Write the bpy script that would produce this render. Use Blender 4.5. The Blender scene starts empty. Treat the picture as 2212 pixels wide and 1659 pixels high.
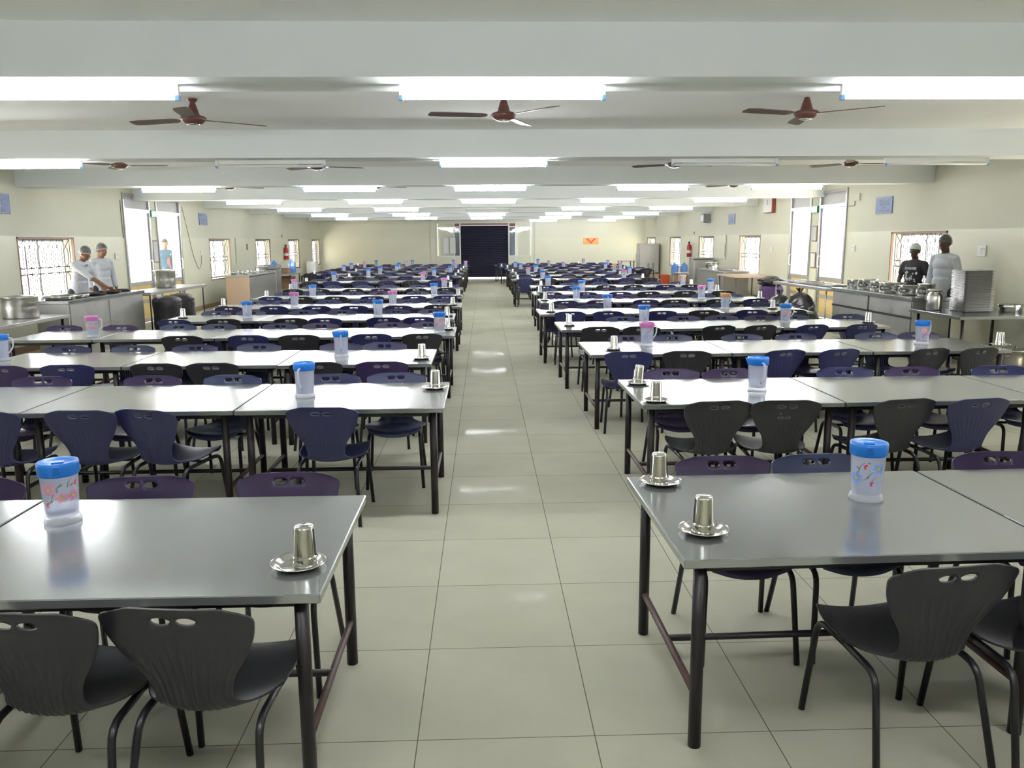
import bpy, math, random
from mathutils import Vector, Matrix, noise
random.seed(7)
PI = math.pi
scene = bpy.context.scene
COL = scene.collection

# ------------------------------------------------------------------ camera
EYE = 1.79
F, PITCH, YAW, ROLL = 1780.0, .1720, .0326, .0067
def cam_axis(x, u, d):
    cr, sr = math.cos(ROLL), math.sin(ROLL)
    a, b = cr*x + sr*u, -sr*x + cr*u
    cp, sp = math.cos(PITCH), math.sin(PITCH)
    y, z = cp*d + sp*b, -sp*d + cp*b
    cy, sy = math.cos(YAW), math.sin(YAW)
    return Vector((cy*a + sy*y, -sy*a + cy*y, z))
cam_data = bpy.data.cameras.new('camera')
cam = bpy.data.objects.new('camera', cam_data)
COL.objects.link(cam)
rx, ux, bx_ = cam_axis(1, 0, 0), cam_axis(0, 1, 0), -cam_axis(0, 0, 1)
cam.matrix_world = Matrix(((rx.x, ux.x, bx_.x, 0), (rx.y, ux.y, bx_.y, 0), (rx.z, ux.z, bx_.z, EYE), (0, 0, 0, 1)))
cam_data.sensor_width = 36
cam_data.lens = F/2212*36
cam_data.clip_start = .05
cam_data.clip_end = 400
scene.camera = cam

# ------------------------------------------------------------------ world, exposure
w = bpy.data.worlds.new('world'); scene.world = w; w.use_nodes = True
bg = w.node_tree.nodes['Background']
bg.inputs[0].default_value = (.93, .96, 1.0, 1)
bg.inputs[1].default_value = 2.5
scene.view_settings.view_transform = 'Standard'
scene.view_settings.look = 'None'
scene.view_settings.exposure = 1.73
scene.view_settings.gamma = 1
scene.view_settings.use_curve_mapping = False
scene.cycles.max_bounces = 9
scene.cycles.diffuse_bounces = 7
scene.cycles.glossy_bounces = 4
scene.cycles.transparent_max_bounces = 16
scene.cycles.sample_clamp_indirect = 6
scene.cycles.caustics_reflective = False
scene.cycles.caustics_refractive = False
scene.cycles.use_denoising = True
TUBE_POWER = 50.0
sun_d = bpy.data.lights.new('sun', 'SUN'); sun_d.energy = 15.0; sun_d.angle = .02; sun_d.color = (1, .93, .80)
sun = bpy.data.objects.new('sun', sun_d); COL.objects.link(sun)
sun.rotation_euler = (math.radians(-14), math.radians(24), 0)   # high, from the left and a little from the far end

# ------------------------------------------------------------------ materials
def newmat(name):
    m = bpy.data.materials.new(name); m.use_nodes = True
    nt = m.node_tree
    return m, nt, nt.nodes['Principled BSDF']
def mat(name, color, rough=.5, metal=0, spec=.5, noise_amt=0, noise_scale=8, bump=0, bump_scale=60, coat=0, stretch=None, rough_var=0):
    m, nt, b = newmat(name)
    b.inputs['Base Color'].default_value = (*color, 1)
    b.inputs['Roughness'].default_value = rough
    b.inputs['Metallic'].default_value = metal
    b.inputs['Specular IOR Level'].default_value = spec
    if coat: b.inputs['Coat Weight'].default_value = coat
    N, Lk = nt.nodes, nt.links
    tc = N.new('ShaderNodeTexCoord'); mp = N.new('ShaderNodeMapping')
    Lk.new(tc.outputs['Object'], mp.inputs[0])
    if stretch: mp.inputs['Scale'].default_value = stretch
    nz = N.new('ShaderNodeTexNoise'); nz.inputs['Scale'].default_value = noise_scale; nz.inputs['Detail'].default_value = 2.5
    Lk.new(mp.outputs[0], nz.inputs[0])
    a = max(noise_amt, .03)
    r = N.new('ShaderNodeMix'); r.data_type = 'RGBA'
    r.inputs[6].default_value = (*[c*(1-a) for c in color], 1)
    r.inputs[7].default_value = (*[min(1, c*(1+a)) for c in color], 1)
    Lk.new(nz.outputs[0], r.inputs[0]); Lk.new(r.outputs[2], b.inputs['Base Color'])
    if rough_var:
        mr = N.new('ShaderNodeMapRange'); mr.inputs[1].default_value = .3; mr.inputs[2].default_value = .7
        mr.inputs[3].default_value = max(.02, rough-rough_var); mr.inputs[4].default_value = rough+rough_var
        Lk.new(nz.outputs[0], mr.inputs[0]); Lk.new(mr.outputs[0], b.inputs['Roughness'])
    if bump:
        n2 = N.new('ShaderNodeTexNoise'); n2.inputs['Scale'].default_value = bump_scale; n2.inputs['Detail'].default_value = 1
        Lk.new(mp.outputs[0], n2.inputs[0])
        bp = N.new('ShaderNodeBump'); bp.inputs['Strength'].default_value = bump; bp.inputs['Distance'].default_value = .01
        Lk.new(n2.outputs[0], bp.inputs['Height']); Lk.new(bp.outputs[0], b.inputs['Normal'])
    return m
def emis(name, color, strength):
    m = bpy.data.materials.new(name); m.use_nodes = True
    nt = m.node_tree; nt.nodes.clear()
    e = nt.nodes.new('ShaderNodeEmission'); e.inputs[0].default_value = (*color, 1); e.inputs[1].default_value = strength
    o = nt.nodes.new('ShaderNodeOutputMaterial'); nt.links.new(e.outputs[0], o.inputs[0])
    return m
def translucent(name, color, alpha, rough=.25, transl=0.4):
    # cloudy plastic: part see-through, part diffuse with some light coming through, glossy on top
    m = bpy.data.materials.new(name); m.use_nodes = True
    nt = m.node_tree; N, Lk = nt.nodes, nt.links; N.clear()
    t = N.new('ShaderNodeBsdfTransparent'); t.inputs[0].default_value = (*[min(1, .75+.25*c) for c in color], 1)
    d = N.new('ShaderNodeBsdfDiffuse'); d.inputs[0].default_value = (*color, 1)
    tl = N.new('ShaderNodeBsdfTranslucent'); tl.inputs[0].default_value = (*color, 1)
    g = N.new('ShaderNodeBsdfGlossy'); g.inputs[1].default_value = rough
    m1 = N.new('ShaderNodeMixShader'); m1.inputs[0].default_value = transl
    Lk.new(d.outputs[0], m1.inputs[1]); Lk.new(tl.outputs[0], m1.inputs[2])
    m2 = N.new('ShaderNodeMixShader'); m2.inputs[0].default_value = alpha
    Lk.new(t.outputs[0], m2.inputs[1]); Lk.new(m1.outputs[0], m2.inputs[2])
    fr = N.new('ShaderNodeFresnel'); fr.inputs[0].default_value = 1.45
    ge = N.new('ShaderNodeNewGeometry'); inv = N.new('ShaderNodeMath'); inv.operation = 'SUBTRACT'; inv.inputs[0].default_value = 1; Lk.new(ge.outputs['Backfacing'], inv.inputs[1])
    mu = N.new('ShaderNodeMath'); mu.operation = 'MULTIPLY'; Lk.new(fr.outputs[0], mu.inputs[0]); Lk.new(inv.outputs[0], mu.inputs[1])
    m3 = N.new('ShaderNodeMixShader'); Lk.new(mu.outputs[0], m3.inputs[0])
    Lk.new(m2.outputs[0], m3.inputs[1]); Lk.new(g.outputs[0], m3.inputs[2])
    o = N.new('ShaderNodeOutputMaterial'); Lk.new(m3.outputs[0], o.inputs[0])
    return m
def glassmat(name, tint=(.95, .97, .97)):
    return translucent(name, tint, .04, .03, .2)

M = {}
M['steel'] = mat('brushed_stainless_steel', (.375, .392, .395), .18, .72, noise_amt=.07, noise_scale=1.3, rough_var=.04, bump=.10, bump_scale=2.6)
M['traysteel'] = mat('scuffed_tray_steel', (.36, .355, .35), .3, .9, noise_amt=.1)
M['shiny'] = mat('polished_steel', (.66, .65, .62), .12, 1, noise_amt=.05)
M['dullsteel'] = mat('dull_steel_sheet', (.43, .425, .415), .36, .72, noise_amt=.12, noise_scale=4, rough_var=.05)
M['alu'] = mat('aluminium_pot', (.55, .54, .51), .3, 1, noise_amt=.15, noise_scale=6, bump=.15, bump_scale=12)
M['leg'] = mat('dark_brown_painted_steel', (.009, .006, .007), .42, 0, noise_amt=.45, noise_scale=14)
M['rust'] = mat('worn_brown_bar_paint', (.075, .042, .036), .5, 0, noise_amt=.4, noise_scale=20)
M['tube'] = mat('black_steel_tube', (.008, .007, .009), .36, 0, noise_amt=.3, noise_scale=20)
M['black'] = mat('black_plastic', (.012, .012, .013), .4)
SH = {}
for k, c in dict(navy=(.020, .022, .086), purple=(.034, .020, .072), black=(.019, .018, .023), slate=(.032, .042, .105)).items():
    SH[k] = mat('moulded_plastic_'+k, c, .36, 0, noise_amt=.16, noise_scale=5, bump=.05, bump_scale=260, rough_var=.05)
M['slab'] = mat('ceiling_paint_lightened', (.93, .95, .96), .9, noise_amt=.04, noise_scale=.8, bump=.2, bump_scale=9)  # same paint as the beams, lightened to make up for weak light here
M['ceil'] = mat('beam_paint_darkened', (.77, .805, .82), .85, noise_amt=.05, noise_scale=.8, bump=.25, bump_scale=9)  # beams: the slab's paint, darkened to offset stronger light on their faces
M['frame_brown'] = mat('brown_painted_wood', (.25, .155, .10), .5, noise_amt=.2, noise_scale=6)
M['frame_dark'] = mat('dark_window_steel', (.09, .065, .06), .5, noise_amt=.2)
M['grille'] = mat('grille_paint_dark', (.045, .038, .042), .5, noise_amt=.2)
M['alum'] = mat('anodised_aluminium', (.42, .42, .43), .4, .6, noise_amt=.06)
M['alumw'] = mat('white_aluminium_section', (.68, .69, .64), .45, .0, noise_amt=.05)
M['yellow'] = mat('yellow_door_panel', (.62, .45, .17), .6, noise_amt=.08, noise_scale=4)
M['greypanel'] = mat('grey_transom_board', (.50, .51, .53), .6, noise_amt=.05)
M['glass'] = glassmat('clear_window_glass')
M['frost'] = translucent('ribbed_grey_glass', (.55, .58, .58), .45, .2, .5)
M['white'] = mat('white_plastic', (.74, .75, .72), .4)
M['ltblue'] = mat('pale_blue_lampholder', (.16, .36, .62), .4)
M['tubeon'] = emis('lit_fluorescent_tube', (.96, .98, 1.0), TUBE_POWER)
M['tubeoff'] = mat('unlit_fluorescent_tube', (.80, .82, .82), .25)
M['fan'] = mat('maroon_fan_enamel', (.10, .032, .024), .38, 0, noise_amt=.15, coat=.3)
M['blade'] = mat('brown_fan_blade', (.095, .055, .045), .42, 0, noise_amt=.2)
M['lidblue'] = mat('sky_blue_plastic_lid', (.012, .20, .72), .3, noise_amt=.05)
M['lidpink'] = mat('mauve_pink_plastic_lid', (.66, .22, .52), .35, noise_amt=.05)
M['lidorange'] = mat('orange_plastic_lid', (.78, .42, .15), .35, noise_amt=.05)
M['jug'] = translucent('cloudy_jug_plastic', (.86, .88, .97), .42, .2, .55)
M['jugthick'] = translucent('thick_jug_plastic', (.88, .90, .97), .55, .15, .5)
M['petalpink'] = mat('pink_petal_print', (.86, .30, .42), .4)
M['petalblue'] = mat('blue_petal_print', (.20, .42, .86), .4)
M['eye'] = mat('yellow_flower_eye_print', (.78, .55, .05), .4)
M['leaf'] = mat('olive_leaf_print', (.16, .22, .13), .4)
M['berry'] = mat('red_berry_print', (.75, .06, .09), .4)
M['bag'] = mat('black_bin_bag_film', (.018, .018, .020), .27, 0, noise_amt=.3, bump=.9, bump_scale=14)
M['bin'] = mat('black_bin_plastic', (.009, .008, .012), .42, noise_amt=.3)
M['navycloth'] = mat('purple_cloth', (.10, .05, .15), .8, noise_amt=.2)
M['wood'] = mat('pale_plywood_laminate', (.50, .36, .26), .5, noise_amt=.12, noise_scale=3, stretch=(1, 1, .2))
M['brownbox'] = mat('brown_cardboard', (.33, .20, .11), .75, noise_amt=.12)
M['red'] = mat('fire_red_enamel', (.42, .015, .025), .35)
M['orange'] = mat('orange_red_plastic', (.66, .09, .03), .5)
M['bottle'] = translucent('blue_water_bottle', (.10, .36, .90), .55, .1, .5)
M['signblue'] = mat('blue_sign_board', (.10, .145, .34), .5, noise_amt=.05)
M['signtxt'] = mat('pale_sign_lettering', (.50, .56, .60), .6)
M['exitgreen'] = mat('exit_green', (.01, .30, .13), .3)
M['exittxt'] = emis('exit_lettering_lit', (.75, 1, .85), 1.2)
M['paper'] = mat('white_notice_paper', (.68, .70, .70), .6)
M['clockwood'] = mat('red_brown_clock_case', (.28, .06, .03), .4)
M['shutter'] = mat('dark_navy_shutter_slats', (.020, .020, .045), .42, .3, noise_amt=.3, noise_scale=3)
M['posterorange'] = mat('orange_poster_print', (.85, .38, .12), .5, noise_amt=.5, noise_scale=9)
M['posterred'] = mat('red_poster_print', (.72, .08, .05), .5)
M['maroon'] = mat('maroon_trim', (.20, .04, .06), .5)
M['skin'] = mat('brown_skin', (.20, .095, .058), .5, noise_amt=.06)
M['skind'] = mat('dark_brown_skin', (.075, .036, .026), .5, noise_amt=.06)
M['hair'] = mat('black_hair', (.012, .010, .010), .5, noise_amt=.3, bump=.3, bump_scale=40)
M['shirt'] = mat('white_cotton', (.50, .52, .56), .85, noise_amt=.06, noise_scale=10, bump=.35, bump_scale=9)
M['tshirt'] = mat('charcoal_cotton', (.035, .033, .038), .85, noise_amt=.2, bump=.3, bump_scale=9)
M['trouser'] = mat('dark_trousers', (.03, .03, .04), .85, noise_amt=.2)
M['net'] = translucent('white_hair_net', (.70, .71, .73), .20, .6, .3)
M['netdark'] = translucent('grey_hair_net', (.42, .43, .42), .22, .6, .3)
M['capwhite'] = mat('pale_cap_cloth', (.55, .60, .55), .8)
M['print'] = mat('white_shirt_print', (.55, .58, .57), .8)
M['bluecloth'] = mat('teal_blue_cloth', (.02, .07, .11), .8)
M['redcloth'] = mat('red_cloth', (.65, .08, .07), .8)
M['eyeball'] = mat('eye_white', (.6, .6, .58), .3)
M['lips'] = mat('lips', (.16, .05, .04), .5)
M['speaker'] = mat('grey_speaker_cloth', (.20, .21, .21), .8)
M['wire'] = mat('grey_brown_cable', (.16, .14, .12), .6)
M['conc'] = mat('outdoor_concrete', (.66, .62, .54), .9, noise_amt=.1)
M['outwall'] = mat('outdoor_painted_wall', (.62, .56, .50), .9, noise_amt=.08)

# wall paint: pale yellow-green emulsion above, glossier washable band below 1.92 m
def wallmat():
    m, nt, b = newmat('cream_green_wall_paint'); N, Lk = nt.nodes, nt.links
    tc = N.new('ShaderNodeNewGeometry'); sep = N.new('ShaderNodeSeparateXYZ'); Lk.new(tc.outputs['Position'], sep.inputs[0])
    nz = N.new('ShaderNodeTexNoise'); nz.inputs['Scale'].default_value = 1.1; nz.inputs['Detail'].default_value = 6
    Lk.new(tc.outputs['Position'], nz.inputs[0])
    mx = N.new('ShaderNodeMix'); mx.data_type = 'RGBA'
    mx.inputs[6].default_value = (.60, .59, .46, 1); mx.inputs[7].default_value = (.67, .66, .53, 1)
    Lk.new(nz.outputs[0], mx.inputs[0])
    gt = N.new('ShaderNodeMath'); gt.operation = 'GREATER_THAN'; gt.inputs[1].default_value = 1.925; Lk.new(sep.outputs[2], gt.inputs[0])
    m2 = N.new('ShaderNodeMix'); m2.data_type = 'RGBA'; m2.blend_type = 'MULTIPLY'; m2.inputs[7].default_value = (.97, .985, 1.05, 1)
    Lk.new(gt.outputs[0], m2.inputs[0]); Lk.new(mx.outputs[2], m2.inputs[6]); Lk.new(m2.outputs[2], b.inputs['Base Color'])
    mr = N.new('ShaderNodeMapRange'); mr.inputs[3].default_value = .42; mr.inputs[4].default_value = .8
    Lk.new(gt.outputs[0], mr.inputs[0]); Lk.new(mr.outputs[0], b.inputs['Roughness'])
    n2 = N.new('ShaderNodeTexNoise'); n2.inputs['Scale'].default_value = 14; Lk.new(tc.outputs['Position'], n2.inputs[0])
    bp = N.new('ShaderNodeBump'); bp.inputs['Strength'].default_value = .15; bp.inputs['Distance'].default_value = .01
    Lk.new(n2.outputs[0], bp.inputs['Height']); Lk.new(bp.outputs[0], b.inputs['Normal'])
    return m
M['wall'] = wallmat()
# floor: square cream vitrified tiles, thin dark joints
TILE, TX, TY = .650, -.263, 2.745
def floormat():
    m, nt, b = newmat('cream_vitrified_tiles'); N, Lk = nt.nodes, nt.links
    tc = N.new('ShaderNodeNewGeometry')
    mp = N.new('ShaderNodeMapping'); mp.inputs['Location'].default_value = (-TX, -TY, 0)
    Lk.new(tc.outputs['Position'], mp.inputs[0])
    br = N.new('ShaderNodeTexBrick'); br.offset = 0; br.squash = 1
    br.inputs['Color1'].default_value = (.425, .42, .335, 1); br.inputs['Color2'].default_value = (.46, .455, .37, 1)
    br.inputs['Mortar'].default_value = (.13, .115, .09, 1)
    br.inputs['Scale'].default_value = 1; br.inputs['Mortar Size'].default_value = .0022; br.inputs['Mortar Smooth'].default_value = .2
    br.inputs['Bias'].default_value = -.2; br.inputs['Brick Width'].default_value = .648; br.inputs['Row Height'].default_value = .681
    Lk.new(mp.outputs[0], br.inputs['Vector'])
    nz = N.new('ShaderNodeTexNoise'); nz.inputs['Scale'].default_value = 2.4; nz.inputs['Detail'].default_value = 7
    Lk.new(mp.outputs[0], nz.inputs[0])
    mr = N.new('ShaderNodeMapRange'); mr.inputs[1].default_value = .3; mr.inputs[2].default_value = .7; mr.inputs[3].default_value = .94; mr.inputs[4].default_value = 1.04
    Lk.new(nz.outputs[0], mr.inputs[0])
    mx = N.new('ShaderNodeMix'); mx.data_type = 'RGBA'; mx.blend_type = 'MULTIPLY'; mx.inputs[0].default_value = 1
    Lk.new(br.outputs[0], mx.inputs[6]); Lk.new(mr.outputs[0], mx.inputs[7]); Lk.new(mx.outputs[2], b.inputs['Base Color'])
    r2 = N.new('ShaderNodeMapRange'); r2.inputs[1].default_value = .3; r2.inputs[2].default_value = .7; r2.inputs[3].default_value = .16; r2.inputs[4].default_value = .26; b.inputs['Specular IOR Level'].default_value = 0
    Lk.new(nz.outputs[0], r2.inputs[0]); Lk.new(r2.outputs[0], b.inputs['Roughness'])
    # thin uneven polish: faint sharp reflections that only show at a low angle
    g = N.new('ShaderNodeBsdfGlossy'); g.inputs[1].default_value = .05
    lw = N.new('ShaderNodeLayerWeight'); lw.inputs[0].default_value = .5
    pw = N.new('ShaderNodeMath'); pw.operation = 'POWER'; pw.inputs[1].default_value = 5; Lk.new(lw.outputs['Facing'], pw.inputs[0])
    n3 = N.new('ShaderNodeTexNoise'); n3.inputs['Scale'].default_value = 3.2; n3.inputs['Detail'].default_value = 3; Lk.new(mp.outputs[0], n3.inputs[0])
    m3 = N.new('ShaderNodeMapRange'); m3.inputs[1].default_value = .47; m3.inputs[2].default_value = .68; m3.inputs[3].default_value = .010; m3.inputs[4].default_value = .075
    Lk.new(n3.outputs[0], m3.inputs[0])
    mu = N.new('ShaderNodeMath'); mu.operation = 'MULTIPLY'; Lk.new(pw.outputs[0], mu.inputs[0]); Lk.new(m3.outputs[0], mu.inputs[1])
    ms = N.new('ShaderNodeMixShader'); Lk.new(mu.outputs[0], ms.inputs[0]); Lk.new(b.outputs[0], ms.inputs[1]); Lk.new(g.outputs[0], ms.inputs[2])
    Lk.new(ms.outputs[0], N['Material Output'].inputs[0])
    return m
M['floor'] = floormat()

# ------------------------------------------------------------------ mesh helpers
class MB:
    def __init__(s): s.v = []; s.f = []; s.sm = []; s.mi = []; s.mats = []
    def _m(s, m):
        if m is None: return 0
        if m not in s.mats: s.mats.append(m)
        return s.mats.index(m)
    def face(s, idx, smooth=False, m=None):
        s.f.append(tuple(idx)); s.sm.append(smooth); s.mi.append(s._m(m))
    def box(s, x0, x1, y0, y1, z0, z1, m=None, bev=0):
        if bev and min(x1-x0, y1-y0, z1-z0) > 2.2*bev:
            return s.bevbox(x0, x1, y0, y1, z0, z1, bev, m)
        n = len(s.v)
        for z in (z0, z1):
            s.v += [(x0, y0, z), (x1, y0, z), (x1, y1, z), (x0, y1, z)]
        for q in ((0, 3, 2, 1), (4, 5, 6, 7), (0, 1, 5, 4), (1, 2, 6, 5), (2, 3, 7, 6), (3, 0, 4, 7)):
            s.face([n+i for i in q], False, m)
        return s
    def bevbox(s, x0, x1, y0, y1, z0, z1, b, m=None):
        # box whose plan corners and top/bottom rims are chamfered
        def ring(i, z):
            return [(x0+i+b, y0+i, z), (x1-i-b, y0+i, z), (x1-i, y0+i+b, z), (x1-i, y1-i-b, z), (x1-i-b, y1-i, z), (x0+i+b, y1-i, z), (x0+i, y1-i-b, z), (x0+i, y0+i+b, z)]
        rs = [ring(b, z0), ring(0, z0+b), ring(0, z1-b), ring(b, z1)]
        n = len(s.v)
        for r in rs: s.v += r
        for k in range(3):
            for i in range(8):
                j = (i+1) % 8
                s.face([n+8*k+i, n+8*k+j, n+8*k+8+j, n+8*k+8+i], False, m)
        s.face([n+7-i for i in range(8)], False, m); s.face([n+24+i for i in range(8)], False, m)
        return s
    def tube(s, pts, r, seg=10, m=None, smooth=True, caps=True, closed=False):
        pts = [Vector(p) for p in pts]; n0 = len(s.v); N = len(pts)
        rr = r if isinstance(r, (list, tuple)) else [r]*N
        up = None
        for i, p in enumerate(pts):
            if closed: t = (pts[(i+1) % N]-pts[i-1])
            else: t = pts[min(i+1, N-1)]-pts[max(i-1, 0)]
            t.normalize()
            if up is None:
                a = Vector((0, 0, 1)) if abs(t.z) < .9 else Vector((1, 0, 0))
                up = t.cross(a).normalized()
            else:
                up = (up - t*up.dot(t)).normalized()
            o = t.cross(up)
            for k in range(seg):
                an = 2*PI*k/seg
                s.v.append(tuple(p+up*math.cos(an)*rr[i]+o*math.sin(an)*rr[i]))
        for i in range(N if closed else N-1):
            for k in range(seg):
                a = n0+i*seg+k; b = n0+i*seg+(k+1) % seg
                c = n0+((i+1) % N)*seg+(k+1) % seg; d = n0+((i+1) % N)*seg+k
                s.face([a, b, c, d], smooth, m)
        if caps and not closed:
            s.face([n0+seg-1-k for k in range(seg)], False, m)
            s.face([n0+(N-1)*seg+k for k in range(seg)], False, m)
        return s
    def lathe(s, prof, c=(0, 0, 0), seg=24, m=None, smooth=True, cap0=False, cap1=False, sy=1):
        n0 = len(s.v)
        for r, z in prof:
            for k in range(seg):
                an = 2*PI*k/seg
                s.v.append((c[0]+r*math.cos(an), c[1]+sy*r*math.sin(an), c[2]+z))
        for i in range(len(prof)-1):
            for k in range(seg):
                a = n0+i*seg+k; b = n0+i*seg+(k+1) % seg
                s.face([a, b, b+seg, a+seg], smooth, m)
        if cap0: s.face([n0+seg-1-k for k in range(seg)], False, m)
        if cap1: s.face([n0+(len(prof)-1)*seg+k for k in range(seg)], False, m)
        return s
    def poly(s, pts, m=None): 
        n = len(s.v); s.v += [tuple(p) for p in pts]; s.face(range(n, n+len(pts)), False, m); return s
    def prism(s, pts, off, m=None):
        # closed prism from a planar outline and an offset vector
        n = len(s.v); k = len(pts); off = Vector(off)
        s.v += [tuple(p) for p in pts]; s.v += [tuple(Vector(p)+off) for p in pts]
        s.face([n+k-1-i for i in range(k)], False, m); s.face([n+k+i for i in range(k)], False, m)
        for i in range(k):
            j = (i+1) % k; s.face([n+i, n+j, n+k+j, n+k+i], False, m)
        return s
    def ell(s, c, r, seg=14, rings=9, m=None, rot=None):
        n0 = len(s.v)
        for i in range(rings+1):
            ph = PI*i/rings
            for k in range(seg):
                an = 2*PI*k/seg
                p = Vector((r[0]*math.sin(ph)*math.cos(an), r[1]*math.sin(ph)*math.sin(an), r[2]*math.cos(ph)))
                if rot is not None: p = rot @ p
                s.v.append((c[0]+p.x, c[1]+p.y, c[2]+p.z))
        for i in range(rings):
            for k in range(seg):
                a = n0+i*seg+k; b = n0+i*seg+(k+1) % seg
                s.face([a, a+seg, b+seg, b], True, m)
        return s
    def mesh(s, name, mats=None):
        me = bpy.data.meshes.new(name)
        me.from_pydata(s.v, [], s.f)
        me.polygons.foreach_set('use_smooth', s.sm)
        ms = s.mats or []
        if mats is not None: ms = mats if isinstance(mats, (list, tuple)) else [mats]
        for x in ms: me.materials.append(x)
        if len(me.materials) > 1 and s.mats: me.polygons.foreach_set('material_index', s.mi)
        me.validate(); me.update()
        return me
    def obj(s, name, m=None, parent=None, loc=None):
        return mk(name, s.mesh(name, m), parent, loc)
def mk(name, data, parent=None, loc=None, rz=0):
    o = bpy.data.objects.new(name, data); COL.objects.link(o)
    if parent is not None: o.parent = parent
    if loc is not None: o.location = loc
    if rz: o.rotation_euler = (0, 0, rz)
    return o
def thing(name, label, cat, loc=(0, 0, 0), rz=0, group=None):
    o = mk(name, None, None, loc, rz); o.empty_display_size = .1
    return tag(o, label, cat, group)
def tag(o, label, cat, group=None):
    o['label'] = label; o['category'] = cat
    if group: o['group'] = group
    return o
def struct(o, label=None, cat=None):
    o['kind'] = 'structure'
    if label: o['label'] = label
    if cat: o['category'] = cat
    return o
def dup(root, loc, rz, label=None):
    r = root.copy(); COL.objects.link(r); r.location = loc; r.rotation_euler = (0, 0, rz)
    if label: r['label'] = label
    for ch in list(root.children):
        c = ch.copy(); COL.objects.link(c); c.parent = r
        for g in list(ch.children):
            d = g.copy(); COL.objects.link(d); d.parent = c
    return r
def arc(c, r, a0, a1, n, plane='yz', x=0):
    out = []
    for i in range(n+1):
        a = a0+(a1-a0)*i/n
        if plane == 'yz': out.append((x, c[0]+r*math.cos(a), c[1]+r*math.sin(a)))
        elif plane == 'xy': out.append((c[0]+r*math.cos(a), c[1]+r*math.sin(a), x))
        else: out.append((c[0]+r*math.cos(a), x, c[1]+r*math.sin(a)))
    return out
def bend(pts, rad, n=4):
    # round the corners of a polyline
    pts = [Vector(p) for p in pts]; out = [pts[0]]
    for i in range(1, len(pts)-1):
        a, b, c = pts[i-1], pts[i], pts[i+1]
        d1 = (a-b); d2 = (c-b); k = min(rad, d1.length*.45, d2.length*.45)
        p1 = b+d1.normalized()*k; p2 = b+d2.normalized()*k
        for j in range(n+1):
            t = j/n; out.append(p1*(1-t)**2+b*2*t*(1-t)+p2*t*t)
    out.append(pts[-1]); return out
def text(name, body, size, m, parent, loc, rot, align='CENTER', ext=.002):
    cu = bpy.data.curves.new(name, 'FONT'); cu.body = body; cu.size = size; cu.extrude = ext
    cu.align_x = align; cu.align_y = 'CENTER'; cu.materials.append(m)
    o = mk(name, cu, parent, loc); o.rotation_euler = rot
    # real mesh lettering
    me = bpy.data.meshes.new_from_object(o.evaluated_get(bpy.context.evaluated_depsgraph_get()))
    o2 = mk(name, me, parent, loc); o2.rotation_euler = rot
    bpy.data.objects.remove(o); bpy.data.curves.remove(cu)
    o2.name = name
    return o2

# ------------------------------------------------------------------ the hall
XL, XR, Y0, Y1, ZC, WT = -7.7, 7.7, -4.6, 39.7, 3.02, .25
struct(MB().box(XL-WT, XR+WT, Y0-WT, Y1+WT, -.15, 0).obj('floor', M['floor']), 'pale cream square tiled floor with thin dark joints', 'floor')
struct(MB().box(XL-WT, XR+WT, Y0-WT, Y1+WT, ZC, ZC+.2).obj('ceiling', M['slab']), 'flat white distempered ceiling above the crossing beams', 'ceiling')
WINL = [4.66, 9.36, 14.06, 23.72, 28.5, 33.2, 37.7]
WINR = [4.25, 8.95, 13.65, 23.05, 27.8, 32.45, 37.3]
WW, WZ0, WZ1 = 1.92, .74, 1.91
DOL = [(18.22, 19.64), (20.0, 21.55)]
DOR = [(17.55, 18.98), (19.46, 20.78)]
DZ = 2.86
def sidewall(name, x0, x1, wins, doors):
    b = MB(); ops = [(y, min(y+WW, Y1-.25), WZ0, WZ1) for y in wins]+[(a, c, 0, DZ) for a, c in doors]
    ops.sort(); y = Y0-WT
    for a, c, z0, z1 in ops:
        b.box(x0, x1, y, a, 0, ZC)
        if z0 > 0: b.box(x0, x1, a, c, 0, z0)
        b.box(x0, x1, a, c, z1, ZC); y = c
    b.box(x0, x1, y, Y1+WT, 0, ZC)
    return b.obj(name, M['wall'])
struct(sidewall('wall_left', XL-WT, XL, WINL, DOL), 'pale cream green left wall with grilled windows and two glazed doors', 'wall')
struct(sidewall('wall_right', XR, XR+WT, WINR, DOR), 'pale cream green right wall with grilled windows and two glazed doors', 'wall')
SX0, SX1, SZ = -2.25, 2.30, 2.66
struct(MB().box(XL, SX0, Y1, Y1+WT, 0, ZC).box(SX1, XR, Y1, Y1+WT, 0, ZC).box(SX0, SX1, Y1, Y1+WT, SZ, ZC).obj('wall_back', M['wall']), 'pale cream far end wall around the glazed shop front and shutter', 'wall')
struct(MB().box(XL, XR, Y0-WT, Y0, 0, ZC).obj('wall_front', M['wall']), 'plain end wall behind the camera', 'wall')
for k in range(9):
    yc = .59+4.61*k
    if yc+.22 > Y1: continue
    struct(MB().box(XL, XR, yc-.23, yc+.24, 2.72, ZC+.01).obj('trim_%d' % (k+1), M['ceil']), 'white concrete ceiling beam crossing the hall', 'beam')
for side, x0, x1 in (('left', XL, XL+.012), ('right', XR-.012, XR)):
    doors = DOL if side == 'left' else DOR
    b = MB(); y = Y0
    for a, c in doors: b.box(x0, x1, y, a-.02, 0, .11); y = c+.02
    b.box(x0, x1, y, Y1, 0, .11)
    struct(b.obj('baseboard_'+side, mat('brown_tile_skirting_'+side, (.34, .22, .15), .35, noise_amt=.1)), 'brown tiled skirting along the %s wall' % side, 'baseboard')
struct(MB().box(XL, SX0-.12, Y1-.012, Y1, 0, .11).box(SX1+.12, XR, Y1-.012, Y1, 0, .11).obj('baseboard_back', mat('brown_tile_skirting_back', (.34, .22, .15), .35, noise_amt=.1)), 'brown tiled skirting along the far wall', 'baseboard')
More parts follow.
